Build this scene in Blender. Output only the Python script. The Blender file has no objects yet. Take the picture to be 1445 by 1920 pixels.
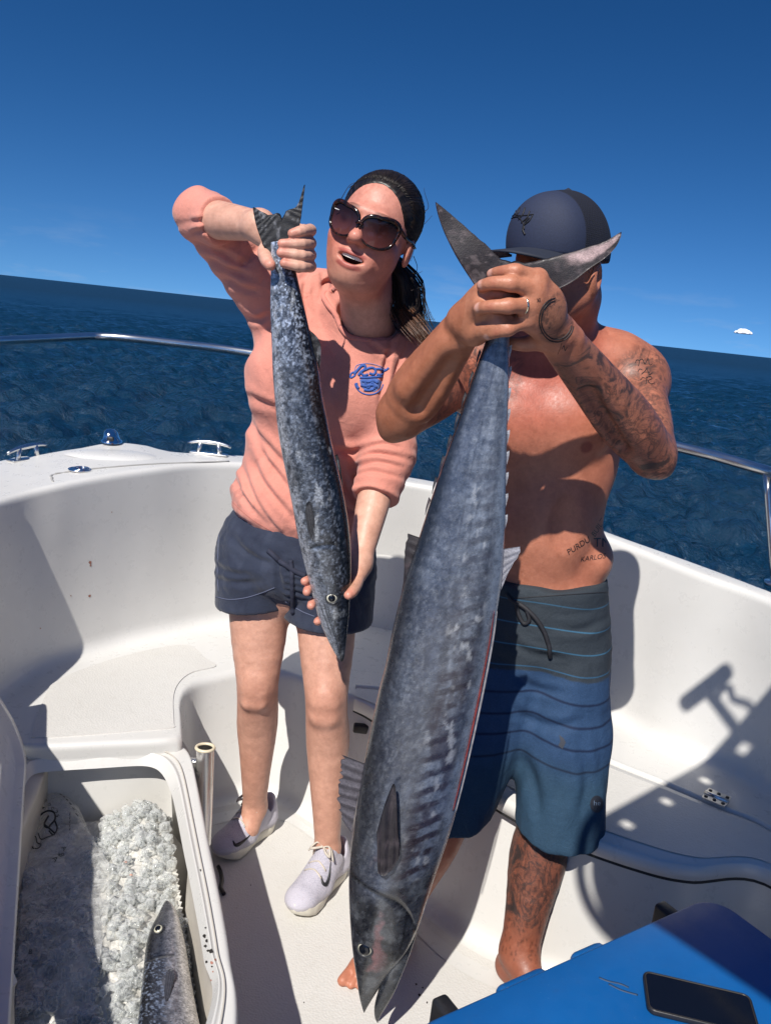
import bpy, bmesh, math, random
import numpy as np
from mathutils import Vector, Matrix
rng = np.random.default_rng(7); random.seed(7)
SC = bpy.context.scene
COL = SC.collection
R = math.radians

# ------------------------------------------------------------------ camera
FPX, CAM_H = 1554.0, 1.48                      # focal length in photo pixels (1445 x 1920), eye height above the deck
ROLL, PITCH = R(6.18), math.atan(365/1554.0)
FWD = np.array([0, math.cos(PITCH), -math.sin(PITCH)])
UPV = np.array([0, math.sin(PITCH), math.cos(PITCH)])
cd = bpy.data.cameras.new('camera'); cam = bpy.data.objects.new('camera', cd); COL.objects.link(cam)
cd.sensor_fit = 'VERTICAL'; cd.sensor_height = 36.0; cd.sensor_width = 36.0
cd.lens = 36.0*FPX/1920.0
cd.clip_start = 0.05; cd.clip_end = 60000
_r = np.array([math.cos(ROLL), 0, 0]) ; 
_right = np.array([1., 0, 0])*math.cos(ROLL) + UPV*math.sin(ROLL)
_up = UPV*math.cos(ROLL) - np.array([1., 0, 0])*math.sin(ROLL)
M = Matrix(((_right[0], _up[0], -FWD[0], 0), (_right[1], _up[1], -FWD[1], 0), (_right[2], _up[2], -FWD[2], CAM_H), (0, 0, 0, 1)))
cam.matrix_world = M
SC.camera = cam

def ray(px, py):
    dx, dy = (px-722.5)/FPX, (py-960.0)/FPX
    return FWD + dx*_right - dy*_up
def PZ(px, py, z):
    r = ray(px, py); t = (z-CAM_H)/r[2]; return np.array([t*r[0], t*r[1], z])
def PY(px, py, y):
    r = ray(px, py); t = y/r[1]; return np.array([t*r[0], y, CAM_H+t*r[2]])

# ------------------------------------------------------------------ world, sun, exposure
SUN_EL, SUN_AZ = R(47), R(19)                 # light travels away from the camera and SUN_AZ to the right
W = bpy.data.worlds.new('World'); SC.world = W; W.use_nodes = True
wn, wl = W.node_tree.nodes, W.node_tree.links
wn.clear()
sky = wn.new('ShaderNodeTexSky'); sky.sky_type = 'NISHITA'; sky.sun_disc = False
sun_to = np.array([-math.sin(SUN_AZ)*math.cos(SUN_EL), -math.cos(SUN_AZ)*math.cos(SUN_EL), math.sin(SUN_EL)])
sky.sun_elevation = SUN_EL
sky.sun_rotation = math.atan2(sun_to[0], sun_to[1])
sky.altitude = 0; sky.air_density = 1.0; sky.dust_density = 0.15; sky.ozone_density = 3.0
hs = wn.new('ShaderNodeHueSaturation'); hs.inputs['Saturation'].default_value = 1.16; hs.inputs['Value'].default_value = 1.0
gm = wn.new('ShaderNodeGamma'); gm.inputs[1].default_value = 1.40
bg = wn.new('ShaderNodeBackground'); bg.inputs[1].default_value = 0.047
wo = wn.new('ShaderNodeOutputWorld')
tc_ = wn.new('ShaderNodeTexCoord'); mp_ = wn.new('ShaderNodeMapping')           # a clear maritime sky: the pale band at the horizon is thin
mp_.inputs['Location'].default_value = (0, 0, .185); mp_.inputs['Scale'].default_value = (1, 1, 1.25)
wl.new(tc_.outputs['Generated'], mp_.inputs[0]); wl.new(mp_.outputs[0], sky.inputs[0])
wl.new(sky.outputs[0], gm.inputs[0]); wl.new(gm.outputs[0], hs.inputs['Color'])
# faint broken cloud low over the horizon
cm_ = wn.new('ShaderNodeMapping'); cm_.inputs['Scale'].default_value = (9, 9, 42); wl.new(tc_.outputs['Generated'], cm_.inputs[0])
cn_ = wn.new('ShaderNodeTexNoise'); cn_.inputs['Scale'].default_value = 1.0; cn_.inputs['Detail'].default_value = 7; cn_.inputs['Roughness'].default_value = .6; wl.new(cm_.outputs[0], cn_.inputs['Vector'])
cr_ = wn.new('ShaderNodeValToRGB'); cr_.color_ramp.elements[0].position = .53; cr_.color_ramp.elements[1].position = .78; wl.new(cn_.outputs[0], cr_.inputs[0])
sz_ = wn.new('ShaderNodeSeparateXYZ'); wl.new(tc_.outputs['Generated'], sz_.inputs[0])
band = wn.new('ShaderNodeValToRGB'); be = band.color_ramp.elements; be[0].position = .0; be[0].color = (.35, .35, .35, 1); be[1].position = .085; be[1].color = (.0, .0, .0, 1); e3 = be.new(.025); e3.color = (.22, .22, .22, 1); wl.new(sz_.outputs[2], band.inputs[0])
mu_ = wn.new('ShaderNodeMath'); mu_.operation = 'MULTIPLY'; wl.new(cr_.outputs[0], mu_.inputs[0]); wl.new(band.outputs[0], mu_.inputs[1])
mxw = wn.new('ShaderNodeMix'); mxw.data_type = 'RGBA'; wl.new(mu_.outputs[0], mxw.inputs[0]); wl.new(hs.outputs[0], mxw.inputs[6]); mxw.inputs[7].default_value = (9.0, 10.0, 11.5, 1)
wl.new(mxw.outputs[2], bg.inputs[0]); wl.new(bg.outputs[0], wo.inputs[0])

sd = bpy.data.lights.new('sun', 'SUN'); sd.energy = 5.0; sd.angle = R(0.53); sd.color = (1.0, 0.955, 0.885)
sun = bpy.data.objects.new('sun', sd); COL.objects.link(sun)
sun.rotation_euler = Vector(-sun_to).to_track_quat('-Z', 'Y').to_euler()
sun.location = (-3, -6, 8)
VS = SC.view_settings
VS.view_transform = 'Standard'; VS.look = 'None'; VS.exposure = 0.30; VS.gamma = 1.0; VS.use_curve_mapping = False

# ------------------------------------------------------------------ helpers
def nz(v): v = np.asarray(v, float); return v/np.linalg.norm(v)
def tag(o, label=None, cat=None, group=None, kind=None):
    if label: o['label'] = label
    if cat: o['category'] = cat
    if group: o['group'] = group
    if kind: o['kind'] = kind
    return o
def empty(name, loc=(0, 0, 0)):
    o = bpy.data.objects.new(name, None); o.location = loc; o.empty_display_size = 0.1; COL.objects.link(o); return o
def wmat(o):
    return o.matrix_basis if o.parent is None else wmat(o.parent) @ o.matrix_parent_inverse @ o.matrix_basis
def link(name, me, mat, parent=None):
    o = bpy.data.objects.new(name, me); COL.objects.link(o)
    if mat is not None: me.materials.append(mat)
    if parent is not None:
        o.parent = parent
        o.matrix_parent_inverse = wmat(parent).inverted()
    return o
def mesh(name, V, F, mat=None, parent=None, smooth=True, cols=None):
    me = bpy.data.meshes.new(name)
    V = np.asarray(V, np.float32)
    if isinstance(F, np.ndarray) and F.ndim == 2:
        n, k = F.shape
        me.vertices.add(len(V)); me.vertices.foreach_set('co', V.ravel())
        me.loops.add(n*k); me.loops.foreach_set('vertex_index', F.astype(np.int32).ravel())
        me.polygons.add(n); me.polygons.foreach_set('loop_start', np.arange(n, dtype=np.int32)*k)
        me.polygons.foreach_set('loop_total', np.full(n, k, np.int32))
        me.update(calc_edges=True)
    else:
        me.from_pydata(V.tolist(), [], [list(map(int, f)) for f in F]); me.update()
    if smooth: me.polygons.foreach_set('use_smooth', np.ones(len(me.polygons), bool))
    if cols:
        for cn, arr in cols.items():
            a = me.color_attributes.new(cn, 'FLOAT_COLOR', 'POINT')
            c = np.ones((len(V), 4), np.float32); c[:, :arr.shape[1]] = arr
            a.data.foreach_set('color', c.ravel())
    me.validate()
    return link(name, me, mat, parent)
def grid_faces(n, m, closed_m=False, closed_n=False):
    i = np.arange(n if closed_n else n-1); j = np.arange(m if closed_m else m-1)
    I, J = np.meshgrid(i, j, indexing='ij'); I = I.ravel(); J = J.ravel()
    I2 = (I+1) % n; J2 = (J+1) % m
    return np.stack([I*m+J, I*m+J2, I2*m+J2, I2*m+J], 1)
def catmull(P, n):
    P = np.asarray(P, float)
    if len(P) == 2: return P[0]+(P[1]-P[0])*np.linspace(0, 1, n)[:, None]
    Q = np.vstack([2*P[0]-P[1], P, 2*P[-1]-P[-2]])
    t = np.linspace(0, len(P)-1, n); k = np.minimum(t.astype(int), len(P)-2); u = (t-k)[:, None]
    a, b, c, d = Q[k], Q[k+1], Q[k+2], Q[k+3]
    return 0.5*((2*b)+(-a+c)*u+(2*a-5*b+4*c-d)*u**2+(-a+3*b-3*c+d)*u**3)
def tube(pts, rad, seg=10, caps=True, flat=1.0):
    pts = np.asarray(pts, float); n = len(pts)
    rad = np.full(n, rad) if np.isscalar(rad) else np.asarray(rad, float)
    T = np.gradient(pts, axis=0); T /= np.linalg.norm(T, axis=1)[:, None]+1e-12
    ref = np.array([0, 0, 1.]) if abs(T[0][2]) < .9 else np.array([1., 0, 0])
    V = []; nrm = np.cross(T[0], ref); nrm /= np.linalg.norm(nrm)
    th = np.linspace(0, 2*np.pi, seg, endpoint=False)
    for i in range(n):
        nrm = nrm-T[i]*np.dot(nrm, T[i]); nrm /= np.linalg.norm(nrm)
        b = np.cross(T[i], nrm)
        V.append(pts[i]+rad[i]*(np.cos(th)[:, None]*nrm+flat*np.sin(th)[:, None]*b))
    V = np.vstack(V); F = grid_faces(n, seg, closed_m=True).tolist()
    if caps: F += [list(range(seg))[::-1], list(range((n-1)*seg, n*seg))]
    return V, F
class MB:
    def __init__(s): s.V = []; s.F = []; s.n = 0
    def add(s, V, F):
        V = np.asarray(V, float); s.V.append(V)
        s.F += [[int(i)+s.n for i in f] for f in F]; s.n += len(V); return s
    def tube(s, *a, **k): return s.add(*tube(*a, **k))
    def build(s, name, mat=None, parent=None, smooth=True): return mesh(name, np.vstack(s.V), s.F, mat, parent, smooth)
def bevel_box(name, c, size, mat, parent=None, bev=0.01, seg=3, rot=None, taper=1.0):
    bm = bmesh.new(); bmesh.ops.create_cube(bm, size=1)
    for v in bm.verts:
        v.co.x *= size[0]; v.co.y *= size[1]; v.co.z *= size[2]
        if v.co.z < 0: v.co.x *= taper; v.co.y *= taper
    bmesh.ops.bevel(bm, geom=bm.edges[:], offset=bev, segments=seg, profile=0.5, affect='EDGES')
    m4 = Matrix.Translation(Vector(c))
    if rot is not None: m4 = m4 @ rot.to_4x4()
    bm.transform(m4)
    me = bpy.data.meshes.new(name); bm.to_mesh(me); bm.free()
    me.polygons.foreach_set('use_smooth', np.ones(len(me.polygons), bool))
    return link(name, me, mat, parent)

# ------------------------------------------------------------------ materials
MATS = {}
class NT:
    def __init__(s, name):
        s.m = bpy.data.materials.new(name); s.m.use_nodes = True; s.t = s.m.node_tree
        s.p = s.t.nodes['Principled BSDF']; s.o = s.t.nodes['Material Output']
    def n(s, typ, **kw):
        nd = s.t.nodes.new('ShaderNode'+typ)
        for k, v in kw.items():
            if k.startswith('i_'):
                key = k[2:]; key = int(key) if key.isdigit() else key.replace('_', ' ')
                nd.inputs[key].default_value = v
            else: setattr(nd, k, v)
        return nd
    def l(s, a, b): s.t.links.new(a, b)
    def set(s, **kw):
        for k, v in kw.items(): s.p.inputs[k.replace('_', ' ')].default_value = v
        return s
    def noise(s, scale, detail=4, rough=.55, coord=None, dist=0):
        nd = s.n('TexNoise'); nd.inputs['Scale'].default_value = scale; nd.inputs['Detail'].default_value = detail
        nd.inputs['Roughness'].default_value = rough; nd.inputs['Distortion'].default_value = dist
        if coord is not None: s.l(coord, nd.inputs['Vector'])
        return nd
    def coord(s, which='Object', scale=None):
        tc = s.n('TexCoord'); out = tc.outputs[which]
        if scale is not None:
            mp = s.n('Mapping'); mp.inputs['Scale'].default_value = scale; s.l(out, mp.inputs[0]); out = mp.outputs[0]
        return out
    def ramp(s, fac, stops, interp='LINEAR'):
        r = s.n('ValToRGB'); r.color_ramp.interpolation = interp
        e = r.color_ramp.elements
        while len(e) < len(stops): e.new(0.5)
        for el, (p, c) in zip(e, stops):
            el.position = p; el.color = (c, c, c, 1) if np.isscalar(c) else (*c[:3], 1)
        s.l(fac, r.inputs[0]); return r.outputs[0]
    def mix(s, fac, a, b, mode='MIX'):
        m = s.n('Mix', data_type='RGBA', blend_type=mode)
        for key, v in ((0, fac), (6, a), (7, b)):
            if hasattr(v, 'node'): s.l(v, m.inputs[key])
            elif np.isscalar(v): m.inputs[key].default_value = v if key == 0 else (v, v, v, 1)
            else: m.inputs[key].default_value = (*v[:3], 1)
        return m.outputs[2]
    def math(s, op, a, b=None, clamp=False):
        m = s.n('Math', operation=op, use_clamp=clamp)
        for k, v in ((0, a), (1, b)):
            if v is None: continue
            if hasattr(v, 'node'): s.l(v, m.inputs[k])
            else: m.inputs[k].default_value = v
        return m.outputs[0]
    def bump(s, h, strength=.3, dist=.002, normal=None):
        b = s.n('Bump'); b.inputs['Strength'].default_value = strength; b.inputs['Distance'].default_value = dist
        s.l(h, b.inputs['Height'])
        if normal is not None: s.l(normal, b.inputs['Normal'])
        s.l(b.outputs[0], s.p.inputs['Normal']); return b.outputs[0]
    def attr(s, name): a = s.n('Attribute'); a.attribute_name = name; return a
    def sep(s, c): q = s.n('SeparateColor'); s.l(c, q.inputs[0]); return q.outputs
    def done(s): MATS[s.m.name] = s.m; return s.m

def simple(name, col, rough=.5, metal=0., var=.08, scale=30, bump=.0, bscale=200, bdist=.001, spec=.5):
    t = NT(name); t.set(Roughness=rough, Metallic=metal); t.p.inputs['Specular IOR Level'].default_value = spec
    co = t.coord()
    n = t.noise(scale, 5, .6, co)
    c = np.array(col)
    t.l(t.ramp(n.outputs[0], [(.3, np.clip(c*(1-var), 0, 1)), (.7, np.clip(c*(1+var), 0, 1))]), t.p.inputs['Base Color'])
    if bump: t.bump(t.noise(bscale, 3, .5, co).outputs[0], bump, bdist)
    return t.done()

# white gelcoat with faint soiling and little marks
t = NT('gelcoat'); co = t.coord()
n1 = t.noise(2.2, 6, .6, co); n2 = t.noise(26, 5, .7, co); n3 = t.noise(95, 2, .5, co)
c = t.ramp(n1.outputs[0], [(.3, (.565, .555, .530)), (.7, (.615, .606, .585))])
c = t.mix(t.ramp(n2.outputs[0], [(.64, 0.), (.85, .22)]), c, (.42, .38, .32))
sp = t.math('MULTIPLY', t.ramp(n3.outputs[0], [(.80, 0.), (.83, 1.)]), .35)
c = t.mix(sp, c, (.22, .15, .10))
t.l(c, t.p.inputs['Base Color'])
t.l(t.ramp(n2.outputs[0], [(.3, .22), (.7, .42)]), t.p.inputs['Roughness'])
t.bump(t.noise(7, 2, .5, co).outputs[0], .12, .01)
GEL = t.done()
# moulded non-skid tread
t = NT('nonskid'); co = t.coord()
n1 = t.noise(3.0, 6, .65, co); n2 = t.noise(40, 5, .7, co)
c = t.ramp(n1.outputs[0], [(.3, (.535, .52, .49)), (.7, (.585, .57, .54))])
c = t.mix(t.ramp(n2.outputs[0], [(.55, 0.), (.85, .4)]), c, (.40, .37, .32))
n3 = t.noise(70, 2, .5, co)
c = t.mix(t.math('MULTIPLY', t.ramp(n3.outputs[0], [(.80, 0.), (.83, 1.)]), .5), c, (.16, .12, .09))
t.l(c, t.p.inputs['Base Color']); t.set(Roughness=.6)
ck = t.n('TexVoronoi'); ck.inputs['Scale'].default_value = 190; t.l(co, ck.inputs['Vector'])
t.bump(ck.outputs['Distance'], .5, .0012)
NONSKID = t.done()
STEEL = simple('stainless', (.66, .65, .63), .27, 1.0, .06, 20)
CHROME = simple('chrome', (.72, .72, .72), .10, 1.0, .03, 20)
DARKGAP = simple('gap_and_screw_black', (.012, .012, .013), .6)  # near-black for the shaded gap under the lid, and the hinge screws
BLACKPL = simple('black_plastic', (.012, .012, .014), .42, 0, .2, 40, .2, 300)
GREYIN = simple('box_liner', (.50, .465, .41), .5, 0, .1, 9)
INK = simple('ink', (.01, .01, .012), .5)

# ------------------------------------------------------------------ sea
t = NT('sea_water'); co = t.coord()
t.set(Roughness=.17, IOR=1.33); t.p.inputs['Base Color'].default_value = (.0040, .028, .064, 1)
gp = t.n('NewGeometry'); vl = t.n('VectorMath', operation='LENGTH'); t.l(gp.outputs['Position'], vl.inputs[0])
mr = t.n('MapRange'); mr.inputs['From Min'].default_value = 15; mr.inputs['From Max'].default_value = 160; mr.inputs['To Min'].default_value = .15; mr.inputs['To Max'].default_value = .50; t.l(vl.outputs['Value'], mr.inputs['Value']); t.l(mr.outputs[0], t.p.inputs['Roughness'])   # unresolved ripples
b1 = t.noise(2.6, 7, .66, co, .5); b2 = t.noise(13, 5, .62, co, .4)
nrm = t.bump(b1.outputs[0], .8, .22)
b = t.n('Bump'); b.inputs['Strength'].default_value = .7; b.inputs['Distance'].default_value = .035
t.l(b2.outputs[0], b.inputs['Height']); t.l(nrm, b.inputs['Normal']); t.l(b.outputs[0], t.p.inputs['Normal'])
SEA = t.done()
SEA_Z = -0.45
def build_sea():
    a = np.radians(np.linspace(44, 136, 420)); r = 1.9*np.exp(np.concatenate([np.linspace(0, math.log(60), 640), np.linspace(math.log(60), math.log(40000/1.9), 160)[1:]]))
    A, Rr = np.meshgrid(a, r); X = Rr*np.cos(A); Y = Rr*np.sin(A); Zv = np.zeros_like(X)
    g = np.random.default_rng(3)
    spacing = Rr*.0064*np.where(Rr > 114, 8, 1)
    for k in range(64):
        lam = np.exp(g.uniform(math.log(.22), math.log(4.0))); th = R(250)+g.normal(0, .55); ph = g.uniform(0, 6.28)
        amp = .030*lam**.80*g.uniform(.4, 1.0)
        w = np.clip((lam/spacing-3)/3, 0, 1)*np.clip(1.25-Rr/110, 0, 1)
        s = np.sin((X*math.cos(th)+Y*math.sin(th))*2*math.pi/lam+ph)
        Zv += amp*w*(1-np.abs(s))*1.3-amp*w*.4
    V = np.stack([X, Y, Zv+SEA_Z], -1).reshape(-1, 3)
    o = mesh('sea', V, grid_faces(len(r), len(a)), SEA)
    tag(o, kind='structure')
    # the rest of the water, beside and behind the boat
    r2 = 40000.; p = [(-r2, -r2, SEA_Z-.12), (r2, -r2, SEA_Z-.12), (r2, r2, SEA_Z-.12), (-r2, r2, SEA_Z-.12)]
    o2 = mesh('sea_far', p, [[0, 1, 2, 3]], SEA); tag(o2, kind='structure')
build_sea()
# ------------------------------------------------------------------ boat
BOAT = tag(empty('boat', (0, 1.4, 0)), 'white open motorboat with moulded bow seating and steel rail', 'boat')
SEAT = .38
CEN = np.array([.1, 1.2])
def curve(pts, thetas):
    """closed-form radial curve: world points (x,y,z) -> values at given angles about CEN"""
    P = catmull(np.array(pts, float), 400)
    a = np.mod(np.arctan2(P[:, 1]-CEN[1], P[:, 0]-CEN[0])+.5, 2*np.pi)-.5
    o = np.argsort(a); a = a[o]; P = P[o]
    return np.stack([np.interp(thetas, a, P[:, k]) for k in range(3)], 1)
th = np.radians(np.linspace(188, 3, 190))
I_pts = [(-1.06, .8, .90), (-1.04, 1.5, .905), PZ(0, 940, .91), PZ(130, 905, .93), PZ(280, 880, .945), PZ(410, 868, .95), PZ(580, 876, .945), PZ(760, 905, .935),
         PZ(830, 918, .93), PZ(1000, 962, .92), PZ(1150, 1013, .905), PZ(1300, 1072, .89), PZ(1445, 1126, .88), (1.23, 1.55, .875), (1.3, .9, .87)]
O_pts = [(-1.34, .8, .90), (-1.30, 1.7, .91), PZ(0, 862, .93), PZ(60, 853, .94), PZ(115, 843, .955), PZ(150, 838, .962), PZ(210, 828, .97), PZ(270, 833, .968), PZ(320, 845, .96), PZ(420, 851, .955), PZ(580, 862, .95),
         PZ(760, 892, .94), PZ(830, 905, .935), PZ(1000, 945, .925), PZ(1150, 1000, .91), PZ(1300, 1053, .895), PZ(1445, 1107, .885), (1.30, 1.7, .88), (1.40, .9, .875)]
J_pts = [(-1.0, .8, SEAT), (-1.0, 1.4, SEAT), (-1.0, 1.9, SEAT), PZ(70, 1258, SEAT), PZ(200, 1215, SEAT), PZ(300, 1190, SEAT), PZ(410, 1168, SEAT), PZ(545, 1150, SEAT),
         PZ(720, 1165, SEAT), PZ(900, 1225, SEAT), PZ(1145, 1345, SEAT), PZ(1240, 1398, SEAT), PZ(1445, 1488, SEAT), (1.16, 1.5, SEAT), (1.22, .9, SEAT)]
E_pts = [(-.985, .8, SEAT), (-.985, 1.4, SEAT), (-.97, 1.80, SEAT), PZ(60, 1398, SEAT), PZ(200, 1393, SEAT), PZ(330, 1385, SEAT), PZ(343, 1365, SEAT), PZ(340, 1330, SEAT), PZ(346, 1300, SEAT), PZ(372, 1278, SEAT), PZ(430, 1262, SEAT), PZ(480, 1254, SEAT),
         PZ(540, 1262, SEAT), PZ(600, 1288, SEAT), PZ(655, 1305, SEAT), PZ(700, 1328, SEAT), PZ(870, 1445, SEAT), PZ(960, 1500, SEAT), PZ(1060, 1548, SEAT), PZ(1200, 1597, SEAT), PZ(1300, 1618, SEAT), PZ(1445, 1624, SEAT), (1.05, 1.52, SEAT), (1.16, .9, SEAT)]
Ic, Oc, Jc, Ec = (curve(p, th) for p in (I_pts, O_pts, J_pts, E_pts))
# seat front foot: drawn in a little under the edge, down to the sole
out = np.stack([np.cos(th), np.sin(th), 0*th], 1)
Bc = Ec-out*np.interp(np.degrees(th), [20, 50, 80, 110, 125], [0, .01, .08, .10, .02])[:, None]; Bc[:, 2] = 0.0
left = np.degrees(th) > 128.5
Bc[left] = Ec[left]+out[left]*.004; Bc[left, 2] = .338
Cc = Bc-out*.12; Cc[:, 2] = .0035; Cc[left] = Bc[left]-out[left]*.002; Cc[left, 2] = .33
def fillet_profile(P, rad, k=6):
    """P: (m,S,3) control rows; rounds every interior row"""
    rows = [P[0]]
    for i in range(1, len(P)-1):
        a, b, c = P[i-1], P[i], P[i+1]
        la = np.linalg.norm(a-b, axis=1, keepdims=True); lc = np.linalg.norm(c-b, axis=1, keepdims=True)
        r = np.minimum(rad[i], .45*np.minimum(la, lc))
        p = b+(a-b)/np.maximum(la, 1e-6)*r; q = b+(c-b)/np.maximum(lc, 1e-6)*r
        for u in np.linspace(0, 1, k): rows.append((1-u)**2*p+2*u*(1-u)*b+u*u*q)
    rows.append(P[-1]); return np.stack(rows)
hull_low = Oc+out*(-.16); hull_low[:, 2] = -.6
lip = Oc+out*.012; lip[:, 2] -= .045
lip2 = Oc+out*(-.01); lip2[:, 2] -= .075
midw = Ic*.5+Jc*.5+out*.012
prof = fillet_profile(np.stack([hull_low, lip2, lip, Oc, Ic, midw, Jc, Ec, Bc, Cc]), [0, .01, .012, .02, .022, .2, .055, .028, .05, 0], 7)
n, m = prof.shape[:2]
# liner (gunwale cap, inner wall, bench, bench front) is one moulding
mesh('moulded_liner', prof.reshape(-1, 3), grid_faces(n, m)[:, ::-1], GEL, BOAT)
# sole
fl = [(-1.2, .1), (-1.2, 2.4), (-.6, 3.0), (0, 3.1), (.8, 2.6), (1.4, 2.0), (1.4, .1)]
mesh('floor', [(x, y, 0.002) for x, y in fl], [list(range(len(fl)))[::-1]], NONSKID, BOAT, smooth=False)
mesh('cockpit_floor', [(-1.3, -2.6, 0.0), (1.4, -2.6, 0.0), (1.4, .1, 0.0), (-1.3, .1, 0.0)], [[0, 1, 2, 3]], NONSKID, BOAT, smooth=False)
# non-skid panels on the bench tops, a hair proud
def panel(name, pts, z, mat, h=.004, n=90, parent=BOAT):
    P = catmull(np.array([(*p[:2], z) for p in pts]+[(*pts[0][:2], z)]), n)[:-1]
    bm = bmesh.new(); top = [bm.verts.new((q_[0], q_[1], z+h)) for q_ in P]; bot = [bm.verts.new((q_[0], q_[1], z-.004)) for q_ in P]; k = len(P)
    f = bm.faces.new(top); bmesh.ops.triangulate(bm, faces=[f])
    for i in range(k): bm.faces.new((bot[i], bot[(i+1) % k], top[(i+1) % k], top[i]))
    bmesh.ops.recalc_face_normals(bm, faces=bm.faces[:])
    me = bpy.data.meshes.new(name); bm.to_mesh(me); bm.free(); return link(name, me, mat, parent)
def dense(pxs, z, n=12):
    return [PZ(px, py, z) for px, py in pxs]
panel('seat_tread', dense([(95, 1285), (150, 1258), (230, 1232), (310, 1214), (358, 1212), (385, 1235), (405, 1250), (360, 1262), (335, 1282), (325, 1310), (326, 1355), (322, 1366), (250, 1372), (150, 1380), (66, 1384), (62, 1375), (75, 1330)], SEAT), SEAT, NONSKID, .003)
# starboard locker lid: slab with a dark gap beneath
lid_in = [(668, 1290), (760, 1300), (900, 1340), (1040, 1385), (1145, 1432), (1240, 1470), (1345, 1515), (1445, 1560)]
lid_fr = [(1445, 1630), (1300, 1624), (1200, 1602), (1060, 1553), (960, 1505), (870, 1448), (780, 1387), (700, 1328), (664, 1308)]
def lid():
    A = catmull([PZ(x, y, SEAT+.012) for x, y in lid_in]+[np.array([1.14, 1.45, SEAT+.012])], 80)
    B = catmull([np.array([1.06, 1.36, SEAT+.012])]+[PZ(x, y, SEAT+.012) for x, y in lid_fr], 80)[::-1]
    B = B-out[np.argmin(np.abs(th[:, None]-np.arctan2(B[:, 1]-CEN[1], B[:, 0]-CEN[0])[None]), axis=0)]*.004
    rows = [A-[0, 0, .03], A-[0, 0, .004], A*.985+B*.015, A*.66+B*.34, A*.33+B*.67, A*.03+B*.97, A*.012+B*.988-[0, 0, .004], A*.0+B-[0, 0, .014], B-[0, 0, .036], A*.06+B*.94-[0, 0, .042]]
    V = np.vstack(rows); o = mesh('locker_lid', V, grid_faces(len(rows), 80), GEL, BOAT)
    # tread patch
    rows = [A*a+B*(1-a)+[0, 0, .0025] for a in (.93, .5, .14)]
    mesh('lid_tread', np.vstack(rows)[:], grid_faces(3, 80), NONSKID, o)
    G = B-[0, 0, .0]; inn = -out[np.argmin(np.abs(th[:, None]-np.arctan2(B[:, 1]-CEN[1], B[:, 0]-CEN[0])[None]), axis=0)]
    rows = [B-[0, 0, .036]-inn*.004, B-[0, 0, .044]-inn*.002]
    mesh('lid_gap_strip', np.vstack(rows), grid_faces(2, 80), DARKGAP, o)  # dark strip painted in for the shade of the gap below the lid
    # second raised moulding line behind the lid
    A2 = A-out[np.argmin(np.abs(th[:, None]-np.arctan2(A[:, 1]-CEN[1], A[:, 0]-CEN[0])[None]), axis=0)]*-.030
    MB().tube(A2-[0, 0, .012], .010, 8).build('moulding_ridge', GEL, BOAT)
    return o
LID = lid()
# hinge on the locker lid
def hinge():
    c = PZ(1342, 1497, SEAT+.015); d = nz(PZ(1445, 1556, SEAT)-PZ(1240, 1470, SEAT)); e = np.array([-d[1], d[0], 0])
    h = MB()
    for s in (-1, 1):
        q = [c+d*a*.030+e*(s*.004+s*b*.026) for a, b in ((-1, 0), (1, 0), (.93, 1), (-.93, 1))]
        V = np.array(q+[p+[0, 0, .004] for p in q]); h.add(V, [[3, 2, 1, 0], [4, 5, 6, 7], [0, 1, 5, 4], [1, 2, 6, 5], [2, 3, 7, 6], [3, 0, 4, 7]])
    o = h.build('hinge', STEEL, LID, smooth=False)
    MB().tube([c-d*.03+[0, 0, .004], c+d*.03+[0, 0, .004]], .006, 10).build('hinge_pin', STEEL, LID)
    for s in (-1, 1):
        for a in (-.7, 0, .7):
            p = c+d*a*.03+e*s*.019+[0, 0, .004]
            MB().tube([p, p+[0, 0, .0018]], .0045, 10).build('screw', DARKGAP, LID)
hinge()
def small_latch():
    p = PZ(672, 1362, SEAT-.07)
    bevel_box('lid_latch', p+[0.01, -.01, 0], (.05, .02, .028), BLACKPL, BOAT, .006)
small_latch()

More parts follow.
